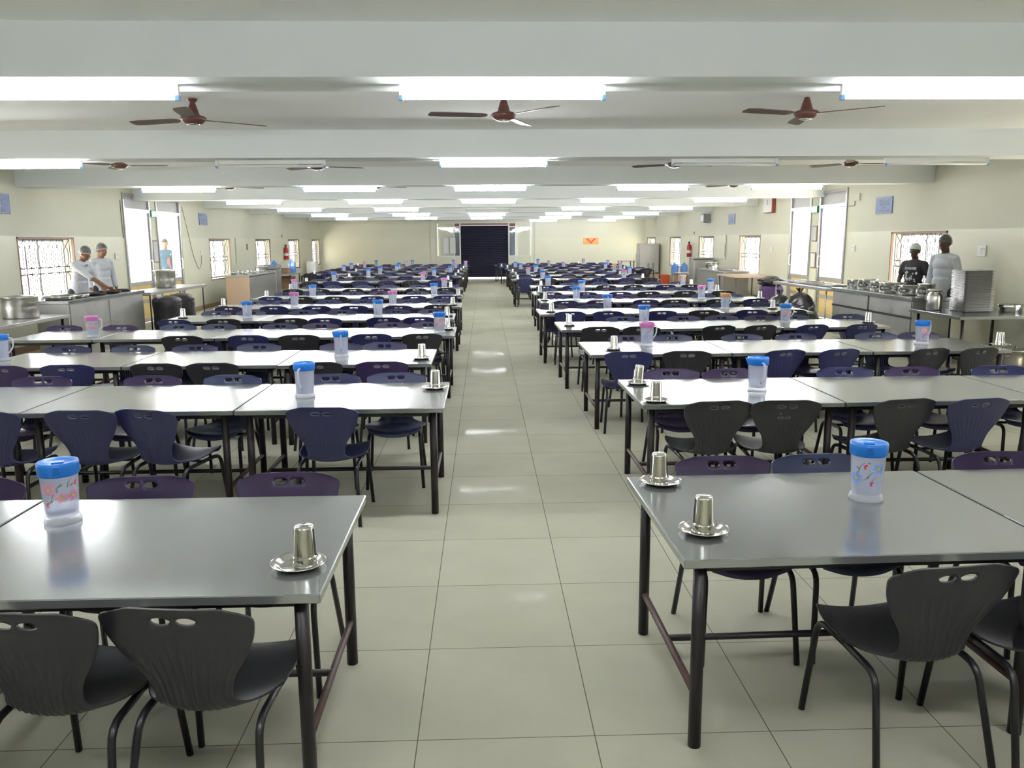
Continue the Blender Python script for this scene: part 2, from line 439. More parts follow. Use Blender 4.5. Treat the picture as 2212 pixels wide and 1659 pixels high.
# shallow plastered pilasters beside the shop front, at the far wall
struct(MB().box(-2.50, -2.28, Y1-.10, Y1, 0, ZC).obj('trim_20', M['wall']), 'slim cream pilaster left of the far shop front', 'pilaster')
struct(MB().box(2.42, 2.60, Y1-.06, Y1, 0, ZC).obj('trim_21', M['wall']), 'slim cream pilaster right of the far shop front', 'pilaster')

# windows -------------------------------------------------------------
def grille_mesh(w, h):
    b = MB(); r = .0065; n = 6; mw = w/n
    def bar(*p): b.tube(p, r, 5, None, False, True)
    for i in range(n+1): 
        if i in (0, n): bar((0, i*mw, 0), (0, i*mw, h))
    for z in (.0, h): bar((0, 0, z), (0, w, z))
    z1, z2, z3, z4 = h*.13, h*.45, h*.55, h*.88
    for i in range(n):
        y = i*mw; c = y+mw/2
        bar((0, c-.0, 0), (0, c, h)) if i % 3 == 1 else None
        # crossed diamonds along the top and the foot
        for za, zb in ((h, z4), (0, z1)):
            bar((0, y, za), (0, c, zb)); bar((0, y+mw, za), (0, c, zb)); 
        # tall six-sided loops, upper and lower
        for za, zb in ((z3, z4), (z1, z2)):
            q = .26*mw; d = .06*h
            b.tube([(0, c, za), (0, c-q, za+d), (0, c-q, zb-d), (0, c, zb), (0, c+q, zb-d), (0, c+q, za+d)], r, 5, None, False, False, True)
            bar((0, y+mw, za-.02), (0, y+mw, zb+.02))
        # small squares on the middle band
        b.tube([(0, c-.3*mw, z2+.01), (0, c+.3*mw, z2+.01), (0, c+.3*mw, z3-.01), (0, c-.3*mw, z3-.01)], r, 5, None, False, False, True)
    for z in (z2, z3): bar((0, 0, z), (0, w, z))
    return b.mesh('grille', [M['grille']])
GR = grille_mesh(WW-.08, WZ1-WZ0-.08)
wi = 0
for side, wins in ((-1, WINL), (1, WINR)):
    X = XL if side < 0 else XR
    for y in wins:
        wi += 1; ye = min(y+WW, Y1-.25); ww = ye-y
        where = 'left' if side < 0 else 'right'
        root = mk('window_%d' % wi, None, None, (X, y, 0)); struct(root, 'barred sliding window with iron grille in the %s wall' % where, 'window')
        s = side
        def bx(b, xa, xb, *r): b.box(min(xa*s, xb*s), max(xa*s, xb*s), *r)
        b = MB(); t = .035
        for r_ in ((0, t, WZ0, WZ1), (ww-t, ww, WZ0, WZ1), (0, ww, WZ1-t, WZ1), (0, ww, WZ0, WZ0+t)): bx(b, -.006, .035, *r_)
        b.obj('window_frame', M['frame_brown'] if y < 27 else M['frame_dark'], root)
        b = MB(); 
        for r_ in ((t, ww-t, WZ1-t-.04, WZ1-t), (t, ww-t, WZ0+t, WZ0+t+.04), (t, t+.04, WZ0+t, WZ1-t), (ww-t-.04, ww-t, WZ0+t, WZ1-t), (ww/2-.025, ww/2+.025, WZ0+t, WZ1-t), (ww*.28, ww*.28+.03, WZ0+t, WZ1-t)): bx(b, .17, .20, *r_)
        b.obj('sash', M['alum'], root)
        b = MB(); bx(b, .182, .186, t, ww-t, WZ0+t, WZ1-t); b.obj('pane', M['glass'], root)
        g = mk('grille', GR, root, (.07*s, .04, WZ0+.04)); g.scale = (1, (ww-.08)/(WW-.08), 1)
# doors -----------------------------------------------------------------
di = 0
for side, doors in ((-1, DOL), (1, DOR)):
    X = XL if side < 0 else XR
    for ya, yb in doors:
        di += 1; w_ = yb-ya; s = side
        root = mk('door_%d' % di, None, None, (X, ya, 0)); struct(root, 'tall aluminium door with clear upper pane, yellow kick panel and transom', 'door')
        def bx(b, xa, xb, *r): b.box(min(xa*s, xb*s), max(xa*s, xb*s), *r)
        b = MB(); t = .07
        for r_ in ((0, t, 0, DZ), (w_-t, w_, 0, DZ), (t, w_-t, DZ-t, DZ), (t, w_-t, 2.47, 2.54)): bx(b, -.03, .09, *r_)
        b.obj('door_frame', M['alum'], root)
        b = MB(); bx(b, .02, .04, t, w_-t, 2.54, DZ-t); b.obj('transom_panel', M['greypanel'], root)
        b = MB(); t2 = .06
        for r_ in ((t, t+t2, .02, 2.46), (w_-t-t2, w_-t, .02, 2.46), (t+t2, w_-t-t2, 2.40, 2.46), (t+t2, w_-t-t2, .86, .94), (t+t2, w_-t-t2, .02, .10), (t+t2, w_-t-t2, .46, .52)): bx(b, .0, .05, *r_)
        lf = b.obj('door_leaf', M['alum'], root)
        b = MB(); bx(b, .022, .028, t+t2, w_-t-t2, .94, 2.40); b.obj('pane', M['glass'], lf)
        b = MB(); bx(b, .018, .032, t+t2, w_-t-t2, .10, .46); bx(b, .018, .032, t+t2, w_-t-t2, .52, .86); b.obj('kick_panel', M['yellow'], lf)
        yh = w_-t-.03 if side < 0 else w_-t-.03
        if side > 0: yh = w_-t-.03
        b = MB(); b.tube(bend([(-.0*s, yh, 1.16), (-.05*s, yh, 1.16), (-.05*s, yh, 1.40), (-.0*s, yh, 1.40)], .02), .011, 8); b.obj('door_handle', M['white'], lf)

# far shop front: white aluminium bars, glazed side bays, rolling shutter between ----
fr = mk('door_5', None, None, (0, Y1, 0)); struct(fr, 'white aluminium shop front with glazed side bays across the far wall', 'door')
b = MB()
for x in (SX0, -1.43, -1.15, 1.16, 1.50, SX1-.06): b.box(x, x+.06, -.02, .06, 0, SZ)
for x0, x1, z in ((SX0+.06, -1.15, 2.43), (-1.09, 1.16, 2.50), (1.22, SX1-.06, 2.43), (SX0+.06, -1.15, 1.06), (1.22, SX1-.06, 1.06), (SX0+.06, SX1-.06, SZ-.05)): b.box(x0, x1, -.01, .05, z, z+.05)
b.obj('front_frame', M['alumw'], fr)
MB().box(SX0+.06, -1.43, .01, .03, .02, 1.06).box(1.56, SX1-.06, .01, .03, .02, 1.06).box(-1.37, -1.15, .01, .03, .02, 1.06).box(1.22, 1.50, .01, .03, .02, 1.06).obj('lower_panel', M['wall'], fr)
MB().box(SX0+.06, -1.43, .015, .022, 1.11, 2.43).box(1.56, SX1-.06, .015, .022, 1.11, 2.43).box(-1.37, -1.15, .015, .022, 1.11, 2.43).box(1.22, 1.50, .015, .022, 1.11, 2.43).obj('pane', M['glass'], fr)
MB().box(SX0+.06, -1.37, .10, .12, 0, SZ).box(1.56, SX1-.06, .10, .12, 0, SZ).obj('backing_board', M['wall'], fr)
MB().box(-1.37, -1.15, .11, .13, 0, SZ).box(1.22, 1.50, .11, .13, 0, SZ).obj('dark_bay', mat('dark_blue_bay_board', (.05, .08, .12), .4), fr)
MB().box(-1.37, -1.15, -.005, .02, 2.50, 2.60).box(-1.09, 1.16, -.005, .02, 2.56, 2.61).box(1.22, 1.50, -.005, .02, 2.50, 2.60).obj('maroon_strip', M['maroon'], fr)
sh = thing('roller_shutter', 'dark navy roller shutter at the far end, raised a hand above the floor', 'shutter', (0, Y1+.14, 0))
b = MB(); z = .115
prof = []
while z < 2.62:
    b.v += [(-1.15, 0, z), (1.22, 0, z), (-1.15, -.018, z+.045), (1.22, -.018, z+.045), (-1.15, 0, z+.082), (1.22, 0, z+.082)]
    n = len(b.v)-6
    b.face([n, n+1, n+3, n+2]); b.face([n+2, n+3, n+5, n+4]); z += .082
b.box(-1.15, 1.22, .01, .02, .115, 2.62)
b.obj('slat_curtain', M['shutter'], sh)
MB().box(-1.15, 1.22, -.03, .02, .085, .13).obj('bottom_rail', M['shutter'], sh)
MB().box(-1.16, -1.12, -.04, .04, 0, 2.66).obj('guide_rail', M['alum'], sh); MB().box(1.19, 1.23, -.04, .04, 0, 2.66).obj('guide_rail', M['alum'], sh)
# outdoors: paved ground and a neighbouring wall beyond the left doors
tag(MB().box(-60, 60, -40, 90, -.35, -.16).obj('outdoor_ground', M['conc']), 'pale concrete ground outside the windows', 'ground')['kind'] = 'structure'

# ------------------------------------------------------------------ chairs
def chair_shell(hi=True):
    NU, NV = (72, 46) if hi else (12, 16)
    # profile of the centre line, y forward, z up: front edge, seat, bend, back
    P = [(.232, .385), (.225, .408), (.195, .424), (.12, .424), (.03, .412), (-.06, .402), (-.13, .400), (-.178, .408), (-.207, .432), (-.222, .47), (-.234, .53), (-.250, .60), (-.268, .67), (-.284, .73), (-.292, .762), (-.296, .782)]
    Wd = [.155, .182, .200, .222, .226, .214, .178, .142, .124, .120, .136, .180, .214, .227, .228, .226]
    def cr(A, t):
        n = len(A)-1; x = t*n; i = min(int(x), n-1); f = x-i
        g = lambda j: A[max(0, min(n, j))]
        def c1(a, b, c, d): return .5*((2*b)+(-a+c)*f+(2*a-5*b+4*c-d)*f*f+(-a+3*b-3*c+d)*f**3)
        if isinstance(A[0], tuple): return tuple(c1(*[g(i+k)[q] for k in (-1, 0, 1, 2)]) for q in (0, 1))
        return c1(*[g(i+k) for k in (-1, 0, 1, 2)])
    grid = []
    for j in range(NV+1):
        t = j/NV; (y, z), w_ = cr(P, t), cr(Wd, t)
        if z > .728 and t > .5: w_ *= 1-.20*(1-math.sqrt(max(0, 1-((z-.728)/.0545)**2)))
        (ya, za), (yb, zb) = cr(P, max(0, t-.01)), cr(P, min(1, t+.01))
        ty, tz = yb-ya, zb-za; L = math.hypot(ty, tz); ty /= L; tz /= L
        # surface normal: up over the seat, forward over the back
        ny, nz = (tz, -ty) if True else (0, 0)
        row = []
        for i in range(NU+1):
            u = i/NU*2-1; x = u*w_
            back = max(0, min(1, (z-.43)/.2)) if t > .5 else 0
            seat = 1-back
            cup = (.018*back + .026*seat)*abs(u)**2.2
            q = 0
            if hi and t > .42:
                env = max(0, min(1, (t-.42)/.12))*max(0, min(1, (.80-t-.05*u*u+.02)/.08))
                q = -.0046*env*max(0, math.cos(u*PI*12.0))**3*(1-max(0, abs(u)-.85)/.15)
            # toward the sitter is +normal
            yy = y+ny*(cup+q); zz = z+nz*(cup+q)
            if t < .26: f_ = (1-t/.26)**1.5; yy -= .060*f_*abs(u)**2.4; zz += .016*f_*u*u
            if t > .80:   # rounded upper corners
                k = (t-.80)/.20; e = max(0, abs(u)-.58)/.42
                zz -= .020*k*k*e*e+.004*k*u*u
            row.append((Vector((x, yy, zz)), Vector((0, ny, nz))))
        grid.append(row)
    # oval hand holes: two, side by side near the top
    holes = [(-.037, .742), (.037, .742)]; ha, hb = .031, .0125
    v, f, sm = [], [], []; th = .0065 if hi else .007
    idx = {}
    def inside(p): return any(((p.x-hx)/ha)**2+((p.z-hz)/hb)**2 < 1 for hx, hz in holes) and p.z > .68
    cut = set()
    for j in range(NV):
        for i in range(NU):
            c = (grid[j][i][0]+grid[j+1][i][0]+grid[j][i+1][0]+grid[j+1][i+1][0])/4
            if inside(c): cut.add((i, j))
    if not hi:
        cut = {(i, j) for j in (NV-3,) for i in (4, 7)}
    if hi:   # pull hole-boundary vertices onto the ovals
        for (i, j) in list(cut):
            for a, b_ in ((0, 0), (1, 0), (0, 1), (1, 1)):
                ii, jj = i+a, j+b_
                nb = [(ii-1, jj-1), (ii, jj-1), (ii-1, jj), (ii, jj)]
                if all(q in cut for q in nb): continue
                p, n = grid[jj][ii]
                hx, hz = min(holes, key=lambda h: abs(p.x-h[0]))
                d = math.hypot((p.x-hx)/ha, (p.z-hz)/hb)
                if d > .2: grid[jj][ii] = (Vector((hx+(p.x-hx)/d, p.y, hz+(p.z-hz)/d)), n)
    W1 = NU+1
    for s_ in (0, 1):
        for j in range(NV+1):
            for i in range(NU+1):
                p, n = grid[j][i]; v.append(tuple(p-n*th*s_))
    off = W1*(NV+1)
    edges = {}
    for j in range(NV):
        for i in range(NU):
            if (i, j) in cut: continue
            a, b_, c, d = j*W1+i, j*W1+i+1, (j+1)*W1+i+1, (j+1)*W1+i
            f.append((a, b_, c, d)); sm.append(True); f.append((off+d, off+c, off+b_, off+a)); sm.append(True)
            for e in ((a, b_), (b_, c), (c, d), (d, a)): edges[e] = edges.get(e, 0)+1
    for (a, b_) in edges:
        if (b_, a) not in edges: f.append((b_, a, off+a, off+b_)); sm.append(False)
    return v, f, sm
CV, CF, CS = chair_shell(True)
LV, LF, LS = chair_shell(False)
def shell_mesh(name, V, Fc, S, m):
    me = bpy.data.meshes.new(name); me.from_pydata(V, [], Fc); me.polygons.foreach_set('use_smooth', S); me.materials.append(m); me.update(); return me
SHELL = {k: shell_mesh('shell_'+k, CV, CF, CS, SH[k]) for k in SH}
def leg_pts(sx, front):
    x = .185*sx; xf = .205*sx
    if front: return bend([(xf, .235, .0), (x, .185, .392), (x*.98, .0, .384)], .06)
    return bend([(xf*1.04, -.275, .0), (x, -.185, .372), (x*.98, .005, .384)], .06)
LEGM = {(s, f): MB().tube(leg_pts(s, f), .0125, 9).mesh('leg', [M['tube']]) for s in (-1, 1) for f in (0, 1)}
def crossm():
    b = MB()
    b.tube([(-.182, .02, .383), (.182, .02, .383)], .010, 8)
    return b.mesh('cross_bar', [M['tube']])
CROSS = crossm()
def simple_chair(k):
    b = MB(); b.v = list(LV); b.f = list(LF); b.sm = list(LS); b.mats = [SH[k]]; b.mi = [0]*len(LF)
    for s in (-1, 1):
        for f in (0, 1): b.tube([leg_pts(s, f)[0], leg_pts(s, f)[3], leg_pts(s, f)[-1]], .0125, 5, M['tube'])
    return b
SIMPLE = {k: simple_chair(k).mesh('plastic_chair_far_'+k) for k in SH}
WORDS = {'navy': 'navy blue', 'purple': 'purple', 'black': 'charcoal black', 'slate': 'slate blue'}
ORD = ['', 'first', 'second', 'third', 'fourth', 'fifth', 'sixth', 'seventh', 'eighth', 'ninth', 'tenth', 'eleventh', 'twelfth', 'thirteenth', 'fourteenth', 'fifteenth']
PROTO = {}
def chair_proto(k):
    t = thing('plastic_chair', '', 'chair', group='moulded plastic canteen chairs')
    mk('seat_shell', SHELL[k], t)
    for s in (-1, 1):
        for f in (1, 0): mk('leg', LEGM[(s, f)], t)
    mk('cross_bar', CROSS, t)
    return t

ROWL = [(-.513, 2.40), (-.273, 5.22), (-.481, 7.20), (-.353, 9.33), (-.43, 11.36), (-.385, 13.5), (-.41, 15.85), (-.485, 18.4), (-.89, 22.1), (-.71, 25.0), (-.69, 27.5), (-.64, 29.7), (-.64, 32.0), (-.67, 34.4), (-.67, 36.8)]
ROWR = [(.648, 2.59), (1.02, 5.23), (.99, 7.64), (.92, 9.85), (.81, 12.0), (.98, 14.24), (1.0, 16.5), (1.08, 18.95), (.77, 22.6), (.86, 25.3), (.88, 27.8), (.87, 30.1), (.83, 32.4), (.65, 34.8), (.46, 37.2)]
NT = {('L', 1): 2, ('R', 1): 2, ('L', 4): 4}
for r_ in range(11, 16): NT[('L', r_)] = 4
for r_ in (12, 14, 15): NT[('R', r_)] = 4
TWD, TDP, TH = 1.34, 1.0, .73
CH =  {('L', 1, 'n'): [-1.377, -0.894], ('L', 2, 'n'): [-3.087, -2.482, -2.024, -1.009], ('L', 3, 'n'): [-4.08, -3.564, -2.786, -2.331, -1.465, -0.886], ('L', 4, 'n'): [-3.354, -2.611, -2.078, -1.287, -0.718], ('L', 5, 'n'): [-4.154, -3.527, -2.632, -2.136, -1.377, -0.871], ('R', 1, 'n'): [1.492, 1.875], ('R', 2, 'n'): [1.454, 1.876, 2.63, 3.11], ('R', 3, 'n'): [1.339, 1.879, 2.703, 3.223, 4.073, 4.547], ('R', 4, 'n'): [1.372, 1.857, 2.72, 3.22, 3.851, 4.455], ('L', 1, 'f'): [-2.256, -1.49, -0.88], ('L', 2, 'f'): [-3.414, -2.589, -1.968, -1.178, -0.682], ('L', 3, 'f'): [-4.174, -3.55, -2.91, -2.298, -1.451, -1.001], ('L', 4, 'f'): [-5.269, -4.587, -3.776, -3.372, -2.601, -2.048, -1.195, -0.719], ('R', 1, 'f'): [1.11, 1.552, 2.441], ('R', 2, 'f'): [1.467, 1.951, 2.845, 3.396, 4.094], ('R', 3, 'f'): [1.571, 2.014, 2.773, 3.372, 4.235, 4.687], ('R', 4, 'f'): [1.848, 2.67, 3.205, 3.71, 4.192, 4.916]}
JUGS =  [('L', 1, -1.640, 3.11, 'blue', 'pink'), ('L', 2, -1.251, 5.67, 'blue', None), ('L', 3, -1.344, 7.7, 'blue', None), ('L', 3, -4.463, 7.7, 'blue', None), ('L', 4, -0.531, 9.68, 'blue', 'pink'), ('L', 4, -4.501, 9.58, 'pink', 'pink'), ('L', 5, -1.525, 11.86, 'blue', None), ('L', 5, -3.365, 11.81, 'blue', None), ('L', 6, -1.545, 14.0, 'pink', None), ('L', 6, -3.145, 13.8, 'pink', None), ('L', 7, -0.996, 16.45, 'blue', None), ('L', 7, -3.344, 16.25, 'blue', None), ('L', 8, -0.909, 18.9, 'pink', None), ('L', 8, -4.242, 18.7, 'pink', None), ('L', 9, -1.667, 22.7, 'pink', 'pink'), ('L', 9, -4.059, 22.6, 'blue', None), ('L', 10, -1.53, 25.5, 'blue', None), ('L', 10, -3.534, 25.5, 'blue', None), ('L', 11, -1.138, 28.1, 'blue', None), ('L', 11, -3.502, 28.1, 'blue', None), ('L', 12, -3.151, 30.1, 'blue', None), ('L', 12, -5.043, 30.1, 'blue', None), ('L', 13, -5.187, 32.7, 'blue', None), ('L', 13, -1.121, 32.7, 'pink', None), ('L', 13, -3.34, 32.8, 'blue', None), ('L', 14, -5.004, 35.1, 'pink', None), ('L', 14, -3.242, 35.1, 'pink', None), ('L', 14, -0.774, 35.1, 'pink', None), ('L', 15, -4.815, 37.4, 'blue', None), ('L', 15, -3.205, 37.4, 'blue', None), ('L', 15, -1.363, 37.4, 'blue', None), ('R', 1, 1.562, 3.22, 'blue', 'blue'), ('R', 2, 1.92, 5.68, 'blue', None), ('R', 3, 1.637, 8.24, 'pink', 'blue'), ('R', 3, 4.412, 8.14, 'blue', 'pink'), ('R', 4, 2.034, 10.45, 'blue', None), ('R', 4, 3.86, 10.45, 'blue', 'pink'), ('R', 5, 1.883, 12.6, 'blue', None), ('R', 5, 3.704, 12.6, 'orange', 'blue'), ('R', 6, 1.654, 14.84, 'blue', None), ('R', 6, 3.924, 14.84, 'pink', None), ('R', 7, 2.02, 17.1, 'blue', None), ('R', 7, 4.766, 17.3, 'blue', None), ('R', 8, 1.507, 19.55, 'blue', None), ('R', 8, 4.691, 19.45, 'orange', None), ('R', 9, 1.632, 23.2, 'blue', None), ('R', 9, 3.909, 23.1, 'pink', None), ('R', 10, 1.368, 25.8, 'pink', None), ('R', 10, 4.538, 25.8, 'blue', None), ('R', 11, 1.767, 28.5, 'blue', None), ('R', 11, 4.482, 28.5, 'orange', None), ('R', 12, 4.499, 30.7, 'blue', None), ('R', 12, 5.051, 30.7, 'pink', None), ('R', 12, 1.355, 30.7, 'blue', None), ('R', 13, 3.152, 33.0, 'pink', None), ('R', 13, 1.236, 33.0, 'blue', None), ('R', 14, 2.76, 35.3, 'pink', None), ('R', 14, 5.27, 35.3, 'pink', None), ('R', 15, 2.443, 37.7, 'blue', None), ('R', 15, 4.508, 37.7, 'pink', None)]
CUPS =  [('L', 1, -0.629, 2.62, 2), ('L', 2, -0.373, 5.94, 2), ('L', 3, -0.585, 7.5, 2), ('L', 4, -0.45299999999999996, 10.03, 1), ('L', 5, -4.327, 11.96, 1), ('L', 5, -0.53, 11.86, 2), ('L', 6, -0.527, 13.9, 1), ('L', 7, -0.51, 16.25, 1), ('L', 8, -0.769, 19.1, 1), ('L', 9, -0.99, 22.7, 2), ('L', 10, -0.865, 25.5, 1), ('L', 11, -0.873, 28.1, 1), ('L', 12, -0.833, 30.1, 1), ('L', 13, -0.813, 32.7, 1), ('L', 6, -4.407, 14.1, 2), ('L', 7, -4.23, 16.25, 1), ('L', 8, -4.347, 18.8, 1), ('L', 9, -5.079, 22.6, 1), ('L', 10, -4.11, 25.5, 1), ('L', 12, -4.596, 30.1, 1), ('L', 11, -6.178, 28.1, 1), ('L', 15, -5.618, 37.4, 1), ('R', 1, 0.796, 2.87, 2), ('R', 1, 0.768, 3.49, 2), ('R', 2, 1.133, 5.35, 1), ('R', 2, 1.134, 6.03, 2), ('R', 3, 1.259, 7.99, 2), ('R', 3, 5.129, 7.99, 1), ('R', 4, 1.068, 10.35, 2), ('R', 4, 4.894, 10.35, 1), ('R', 5, 0.998, 12.4, 2), ('R', 5, 4.448, 12.6, 1), ('R', 6, 1.08, 14.84, 2), ('R', 6, 4.958, 14.74, 1), ('R', 7, 1.139, 17.0, 1), ('R', 7, 4.81, 17.0, 1), ('R', 8, 1.329, 19.35, 2), ('R', 8, 4.879, 19.45, 1), ('R', 9, 0.932, 22.9, 2), ('R', 9, 4.43, 23.1, 2), ('R', 10, 0.994, 25.8, 1), ('R', 10, 4.233, 25.8, 1), ('R', 11, 0.987, 28.5, 1), ('R', 12, 5.189, 30.7, 1), ('R', 13, 0.9299999999999999, 33.0, 1), ('R', 14, 0.75, 35.3, 1), ('R', 15, 4.297, 37.7, 1)]
chairs = []
for side, rows in (('L', ROWL), ('R', ROWR)):
    sg = -1 if side == 'L' else 1
    for n, (x0, y0) in enumerate(rows, 1):
        nt = NT.get((side, n), 3)
        for ss in 'nf':
            xs = CH.get((side, n, ss))
            if xs is None:
                xs = []
                for t in range(nt):
                    c = x0+sg*(t*(TWD+.012)+TWD/2)
                    sp = .30+random.uniform(-.03, .04)
                    for d in (-sp, sp): xs.append(c+sg*d+random.uniform(-.06, .06))
            xs = sorted(xs, key=lambda x: abs(x))
            # keep neighbours a chair width apart
            for i in range(1, len(xs)):
                if abs(xs[i]-xs[i-1]) < .47: xs[i] = xs[i-1]+sg*.47
            for i, x in enumerate(xs):
                dy = random.uniform(-.04, .05) if n > 5 else random.uniform(-.02, .02)
                y = y0-.17+.292+dy if ss == 'n' else y0+TDP+.17-.292+dy
                chairs.append((side, n, ss, i+1, x, y))
chairs.sort(key=lambda c: c[5])
keep, rest = chairs[:300], chairs[300:]
for (side, n, ss, i, x, y) in keep:
    rnd = random.random()
    if ss == 'n': k = 'black' if rnd < .45 else ('navy' if rnd < .85 else 'purple')
    else: k = 'navy' if rnd < .40 else ('slate' if rnd < .75 else 'purple')
    if n == 1: k = {('L', 'n'): 'black', ('R', 'n'): 'black', ('L', 'f'): 'purple', ('R', 'f'): 'purple' if i != 2 else 'slate'}[(side, ss)]
    if (side, n) == ('R', 2) and ss == 'n': k = 'black' if i < 4 else 'navy'
    lab = '%s chair on %s side of %s row %s of aisle, %s from aisle' % (WORDS[k], 'near' if ss == 'n' else 'far', ORD[n], 'left' if side == 'L' else 'right', ORD[i])
    rz = (0 if ss == 'n' else PI)+random.uniform(-.09, .09)
    if n == 1 and ss == 'n': rz = (-.10 if side == 'L' else .12); y -= .025; x += (.035 if abs(x) < 1 else .085) if side == 'L' else -.055
    if n == 2 and ss == 'n': rz = {('L', 1): -.05, ('L', 2): -.32, ('L', 3): -.05, ('R', 1): .10, ('R', 2): -.02, ('R', 3): .20, ('R', 4): .18}.get((side, i), 0)
    if n in (3, 4) and ss == 'n' and side == 'R' and i > 2: rz = .28
    if (side, n, ss, i) == ('R', 2, 'n', 2): MARKED = (x, y, rz)
    if y < 20.5:
        if k not in PROTO:
            PROTO[k] = chair_proto(k); o = PROTO[k]; o.location = (x, y, 0); o.rotation_euler = (0, 0, rz); o['label'] = lab
        else:
            o = dup(PROTO[k], (x, y, 0), rz, lab)
            if (side, n, ss, i) == ('R', 2, 'n', 2):   # worn white stencil on one backrest
                o['label'] = lab.replace('charcoal black chair', 'lettered black chair')
                tx = mat('worn_stencil_paint', (.20, .20, .20), .6)
                text('lettering', 'A', .022, tx, o, (-.035, -.2815, .690), (PI/2+.24, 0, 0), ext=.0006)
                text('lettering', 'ING-CE', .026, tx, o, (-.012, -.2755, .662), (PI/2+.24, 0, 0), ext=.0006)
    else:
        o = mk('plastic_chair', SIMPLE[k], None, (x, y, 0), rz); tag(o, lab, 'chair', 'moulded plastic canteen chairs')
b = MB()
for (side, n, ss, i, x, y) in rest:
    sc = SIMPLE['navy']; base = len(b.v); a = 0 if ss == 'n' else PI
    src = simple_chair(random.choice(['navy', 'purple']))
    for p in src.v: b.v.append((x+p[0]*math.cos(a)-p[1]*math.sin(a), y+p[0]*math.sin(a)+p[1]*math.cos(a), p[2]))
    for fc, s_, mi_ in zip(src.f, src.sm, src.mi): b.face([base+q for q in fc], s_, src.mats[mi_])
if rest:
    tag(b.obj('far_plastic_chairs'), 'mass of dark blue chairs around the farthest tables by the end wall', 'chairs')['kind'] = 'stuff'

# ------------------------------------------------------------------ tables
def top_mesh():
    b = MB(); hw, hd = TWD/2, TDP/2
    b.bevbox(-hw, hw, -hd, hd, TH-.032, TH, .0035); return b.mesh('tabletop', [M['steel']])
TOPM = top_mesh()
TLEG = MB().tube([(0, 0, 0), (0, 0, .70)], .0235, 12).mesh('table_leg', [M['leg']])
TFOOT = None
LX, LY = TWD/2-.075, TDP/2-.07
APR = MB()
for s in (-1, 1):
    APR.box(-LX, LX, s*LY-.012, s*LY+.012, .665, .698); APR.box(s*LX-.012, s*LX+.012, -LY, LY, .665, .698)
APR = APR.mesh('apron_frame', [M['leg']])
ERL = MB().tube([(0, -LY, .195), (0, LY, .195)], .014, 10).mesh('end_rail', [M['rust']])
STR = MB().tube([(-LX, 0, .195), (LX, 0, .195)], .014, 10).mesh('stretcher', [M['leg']])
def table_proto():
    t = thing('dining_table', '', 'table', group='steel topped canteen tables')
    mk('tabletop', TOPM, t)
    for sx in (-1, 1):
        for sy in (-1, 1): mk('leg', TLEG, t, (sx*LX, sy*LY, 0))
    mk('apron', APR, t)
    for sx in (-1, 1): mk('end_rail', ERL, t, (sx*LX, 0, 0))
    mk('stretcher', STR, t)
    return t
TP = None
for side, rows in (('L', ROWL), ('R', ROWR)):
    sg = -1 if side == 'L' else 1
    for n, (x0, y0) in enumerate(rows, 1):
        nt = NT.get((side, n), 3)
        tilt = {('R', 1): .022, ('L', 1): .0, ('L', 2): .004}.get((side, n), random.uniform(-.006, .006))
        for t in range(nt):
            wsc = .72 if (side, n, t) == ('L', 4, 3) else 1
            x = x0+sg*(t*(TWD+.012)+TWD*wsc/2); y = y0+TDP/2+random.uniform(-.012, .012)+sg*tilt*(x-x0)
            pos = 'aisle end table' if t == 0 else ('%s table from aisle' % ORD[t+1])
            lab = 'steel topped %s in the %s row %s of the aisle' % (pos, ORD[n], 'left' if side == 'L' else 'right')
            if TP is None: TP = table_proto(); o = TP; o.location = (x, y, 0); o.rotation_euler = (0, 0, tilt); o['label'] = lab
            else: o = dup(TP, (x, y, 0), tilt, lab)
            if wsc != 1: o.scale = (wsc, 1, 1)

# ------------------------------------------------------------------ jugs
def jug_body():
    b = MB()
    b.lathe([(.055, .030), (.0575, .040), (.059, .06), (.062, .12), (.0655, .185), (.068, .212), (.065, .212), (.0625, .185), (.059, .12), (.056, .06), (.053, .042), (.0, .040)], seg=28)
    return b.mesh('jug_body', [M['jug']])
JB = jug_body()
JBASE = MB().lathe([(.0, .0015), (.058, .0015), (.0645, .003), (.0655, .010), (.061, .022), (.055, .031), (.0, .032)], seg=28).mesh('jug_base', [M['jugthick']])
JH = MB().tube(bend([(.058, 0, .205), (.108, 0, .200), (.104, 0, .115), (.058, 0, .065)], .03, 5), .0075, 8).mesh('jug_handle', [M['jugthick']])
def lid_mesh(m):
    b = MB()
    b.lathe([(.068, .186), (.0705, .190), (.0715, .226), (.069, .236), (.062, .2375), (.052, .230), (.030, .226), (.0, .226)], seg=28)
    b.box(-.020, .020, -.012, .012, .225, .233)
    # pouring lip
    b.prism([(-.016, -.066, .188), (.016, -.066, .188), (.009, -.084, .230), (-.009, -.084, .230)], (0, .012, .0))
    return b.mesh('jug_lid', [m])
LIDS = {k: lid_mesh(M['lid'+k]) for k in ('blue', 'pink', 'orange')}
WATER = translucent('still_water', (.70, .78, .92), .22, .05, .6)
JW = MB().lathe([(.0, .041), (.050, .041), (.0535, .06), (.0565, .10), (.058, .125), (.0, .125)], seg=20).mesh('water', [WATER])
